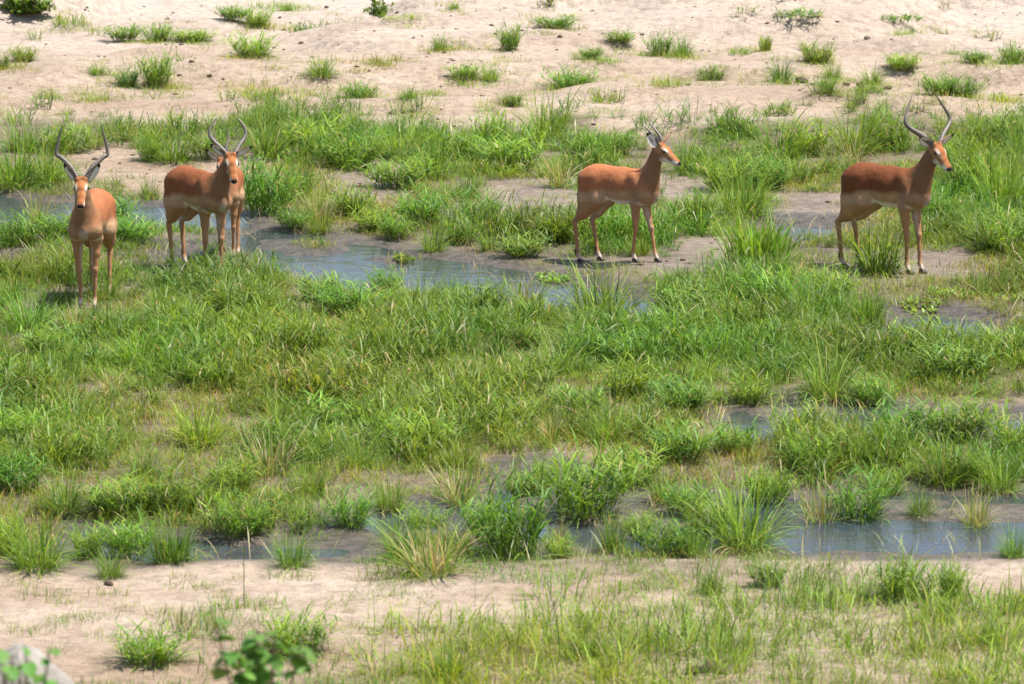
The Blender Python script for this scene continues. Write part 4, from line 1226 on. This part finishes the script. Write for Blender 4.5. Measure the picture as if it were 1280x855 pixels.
# broad-leaved water weed in the shallows
def weed(px, py, w, label, seed):
    rng = np.random.default_rng(seed)
    x, y = G(px, py); s = ppm(py); W = w / s
    n = int(10 + 190 * W)
    a = rng.uniform(0, 2 * math.pi, n); r = W * .5 * np.sqrt(rng.random(n))
    P = np.stack([x + r * np.cos(a), y + r * np.sin(a) * 1.3], 1)
    z, _ = terrain(P); z = np.maximum(z, WATER_Z) + .004
    pts = np.concatenate([P, z[:, None]], 1)
    V, C, Q, T = join([leaf_cloud(rng, pts + np.array([0, 0, .008 * k]), .045, np.array([1.3, 1.15, 1.5])) for k in range(3)])
    o = np.array([x, y, float(np.mean(z))])
    obj('water_weed', mesh_np('water_weed', V - o, faces4=Q, faces3=T, attrs={'gcol': C}, smooth_shade=False), M_GRASS, None, tuple(o), label=label, cat='water weed')
weed(1262, 374, 70, 'pale broad-leaved weed mat behind the small puddle', 1)
weed(1190, 372, 60, 'pale broad-leaved weed mat beside the small puddle', 2)
weed(1150, 384, 50, 'sparse pale weed at the tip of the small puddle', 6)
weed(505, 322, 26, 'small weed rosette cluster in the middle of the stream', 3)
weed(690, 346, 44, 'low weed patch where the stream narrows under the young impala', 5)

# tall stalks on the near bank
def stalk(px, py, h, lean, label, seed, pale=False):
    rng = np.random.default_rng(seed)
    x, y = G(px, py); s = ppm(py); Hh = h / s
    c = [np.array([lean * Hh * t * t, 0.05 * t, Hh * t]) for t in np.linspace(0, 1, 6)]
    V, F = tube(c, .0032, .0015, 5)
    col = np.array([.30, .40, .30]) if pale else np.array([.10, .15, .045])
    bl = blades(rng, np.array([c[1], c[2], c[3], c[4]]), rng.uniform(0, 6.3, 4), rng.uniform(.15, .5, 4), rng.uniform(.2, .7, 4), rng.uniform(.10, .25, 4) * Hh,
                np.full(4, .0065), np.tile(col, (4, 1)), 3)
    VV, CC, QQ, TT = join([(V, np.tile(col, (len(V), 1)), F, np.zeros((0, 3), int)), bl])
    obj('grass_stalk', mesh_np('grass_stalk', VV, faces4=QQ, faces3=TT, attrs={'gcol': CC}), M_GRASS, None, (x, y, H(x, y) - .01), (0, 0, 0), label=label, cat='grass stalk',
        group='tall stalks of the near bank')
for i, (px, py, h, ln, pale) in enumerate(((200, 828, 70, .12, 0), (305, 762, 85, .0, 0), (700, 830, 110, -.2, 0),
                                           (1038, 790, 90, -.02, 0), (820, 850, 90, .05, 0), (885, 845, 100, -.1, 0))):
    stalk(px, py, h, ln, 'thin dark grass stalk standing on the near bank', 60 + i)
for i, (px, py, h, ln) in enumerate(((889, 722, 66, .02), (955, 790, 80, .03), (255, 835, 85, -.1), (285, 845, 110, -.3))):
    stalk(px, py, h, ln, 'pale silvery stalk standing on the near bank', 80 + i, True)

# big leafy plant and boulder on the bank below the camera
def leaf_mesh(seed):
    rng = np.random.default_rng(seed)
    V, F = [], []
    n = 7
    for i in range(n):
        t = i / (n - 1)
        w = .5 * math.sin(math.pi * min(1, .06 + .94 * t) ** .75) ** .8 * .78
        for j, v in enumerate((-1, -.5, 0, .5, 1)):
            V.append((t, v * w, -.14 * t * t + .12 * abs(v) * w + rng.normal(0, .01)))
    for i in range(n - 1):
        for j in range(4):
            a = i * 5 + j
            F.append([a, a + 1, a + 6, a + 5])
    return mesh_np('leaf', V, faces4=F, attrs={'gcol': np.tile(np.array([.12, .26, .05]) * rng.uniform(.8, 1.3), (len(V), 1))})
LEAVES = [leaf_mesh(i) for i in range(4)]
for l_ in LEAVES: l_.materials.append(M_GRASS)
def bank_plant(px, D, row_top, spread, n_leaf, label, seed, leaf=.068):
    rng = np.random.default_rng(seed)
    x, y = (px - 640) / FPX * D, D
    top = CAM_H - D * math.tan(math.atan((row_top - 427.5) / FPX) + PITCH)
    g = H(x, y)
    root = obj('leafy_plant', None, loc=(x, y, g), label=label, cat='plant')
    Ht = top - g
    nb = 9
    tv, tf, o, stems = [], [], 0, []
    for i in range(nb):
        a = rng.uniform(0, 2 * math.pi); r = spread * rng.uniform(.2, 1.0)
        tip = np.array([math.cos(a) * r, math.sin(a) * r, Ht * rng.uniform(.90, 1.0)])
        c = [tip * np.array([t ** 2.2, t ** 2.2, t]) for t in np.linspace(0, 1, 9)]
        V, F = tube(c, .009, .003, 6); tv.append(V); tf.append(F + o); o += len(V); stems.append(c)
    obj('stem', mesh_np('stem', np.concatenate(tv), faces4=np.concatenate(tf)), M_TWIG, root)
    for k in range(n_leaf):
        c = stems[rng.integers(nb)]
        t = rng.uniform(.84, 1.0) if rng.random() < .85 else rng.uniform(.2, .62)
        i = min(int(t * 8), 7); u = t * 8 - i
        p = c[i] * (1 - u) + c[i + 1] * u
        s = leaf * rng.uniform(.6, 1.25)
        obj('leaf', LEAVES[k % 4], None, root, tuple(p), (rng.normal(0, .4), rng.uniform(-.2, .7), rng.uniform(0, 6.28)), (s, s, s))
bank_plant(318, 16.5, 762, .20, 150, 'broad-leaved green plant rising close by on the near bank, out of focus', 5)
bank_plant(8, 15.0, 800, .10, 46, 'blue-green leafy plant by the pale boulder, out of focus', 6, .06)
bank_plant(85, 16.0, 842, .08, 26, 'low dark leafy plant between the boulder and the broad-leaved plant', 7)
bx_, by_ = (14 - 640) / FPX * 17.5, 17.5
bt = CAM_H - 17.5 * math.tan(math.atan((836 - 427.5) / FPX) + PITCH)
bg = H(bx_, by_)
obj('boulder', rock_mesh(91, 40, 1.0, .22), M_PALE, None, (bx_, by_, bg + (bt - bg) * .30), (0, 0, .6), (.34, .36, (bt - bg) * .70), 'pale boulder on the near bank, out of focus', 'boulder')
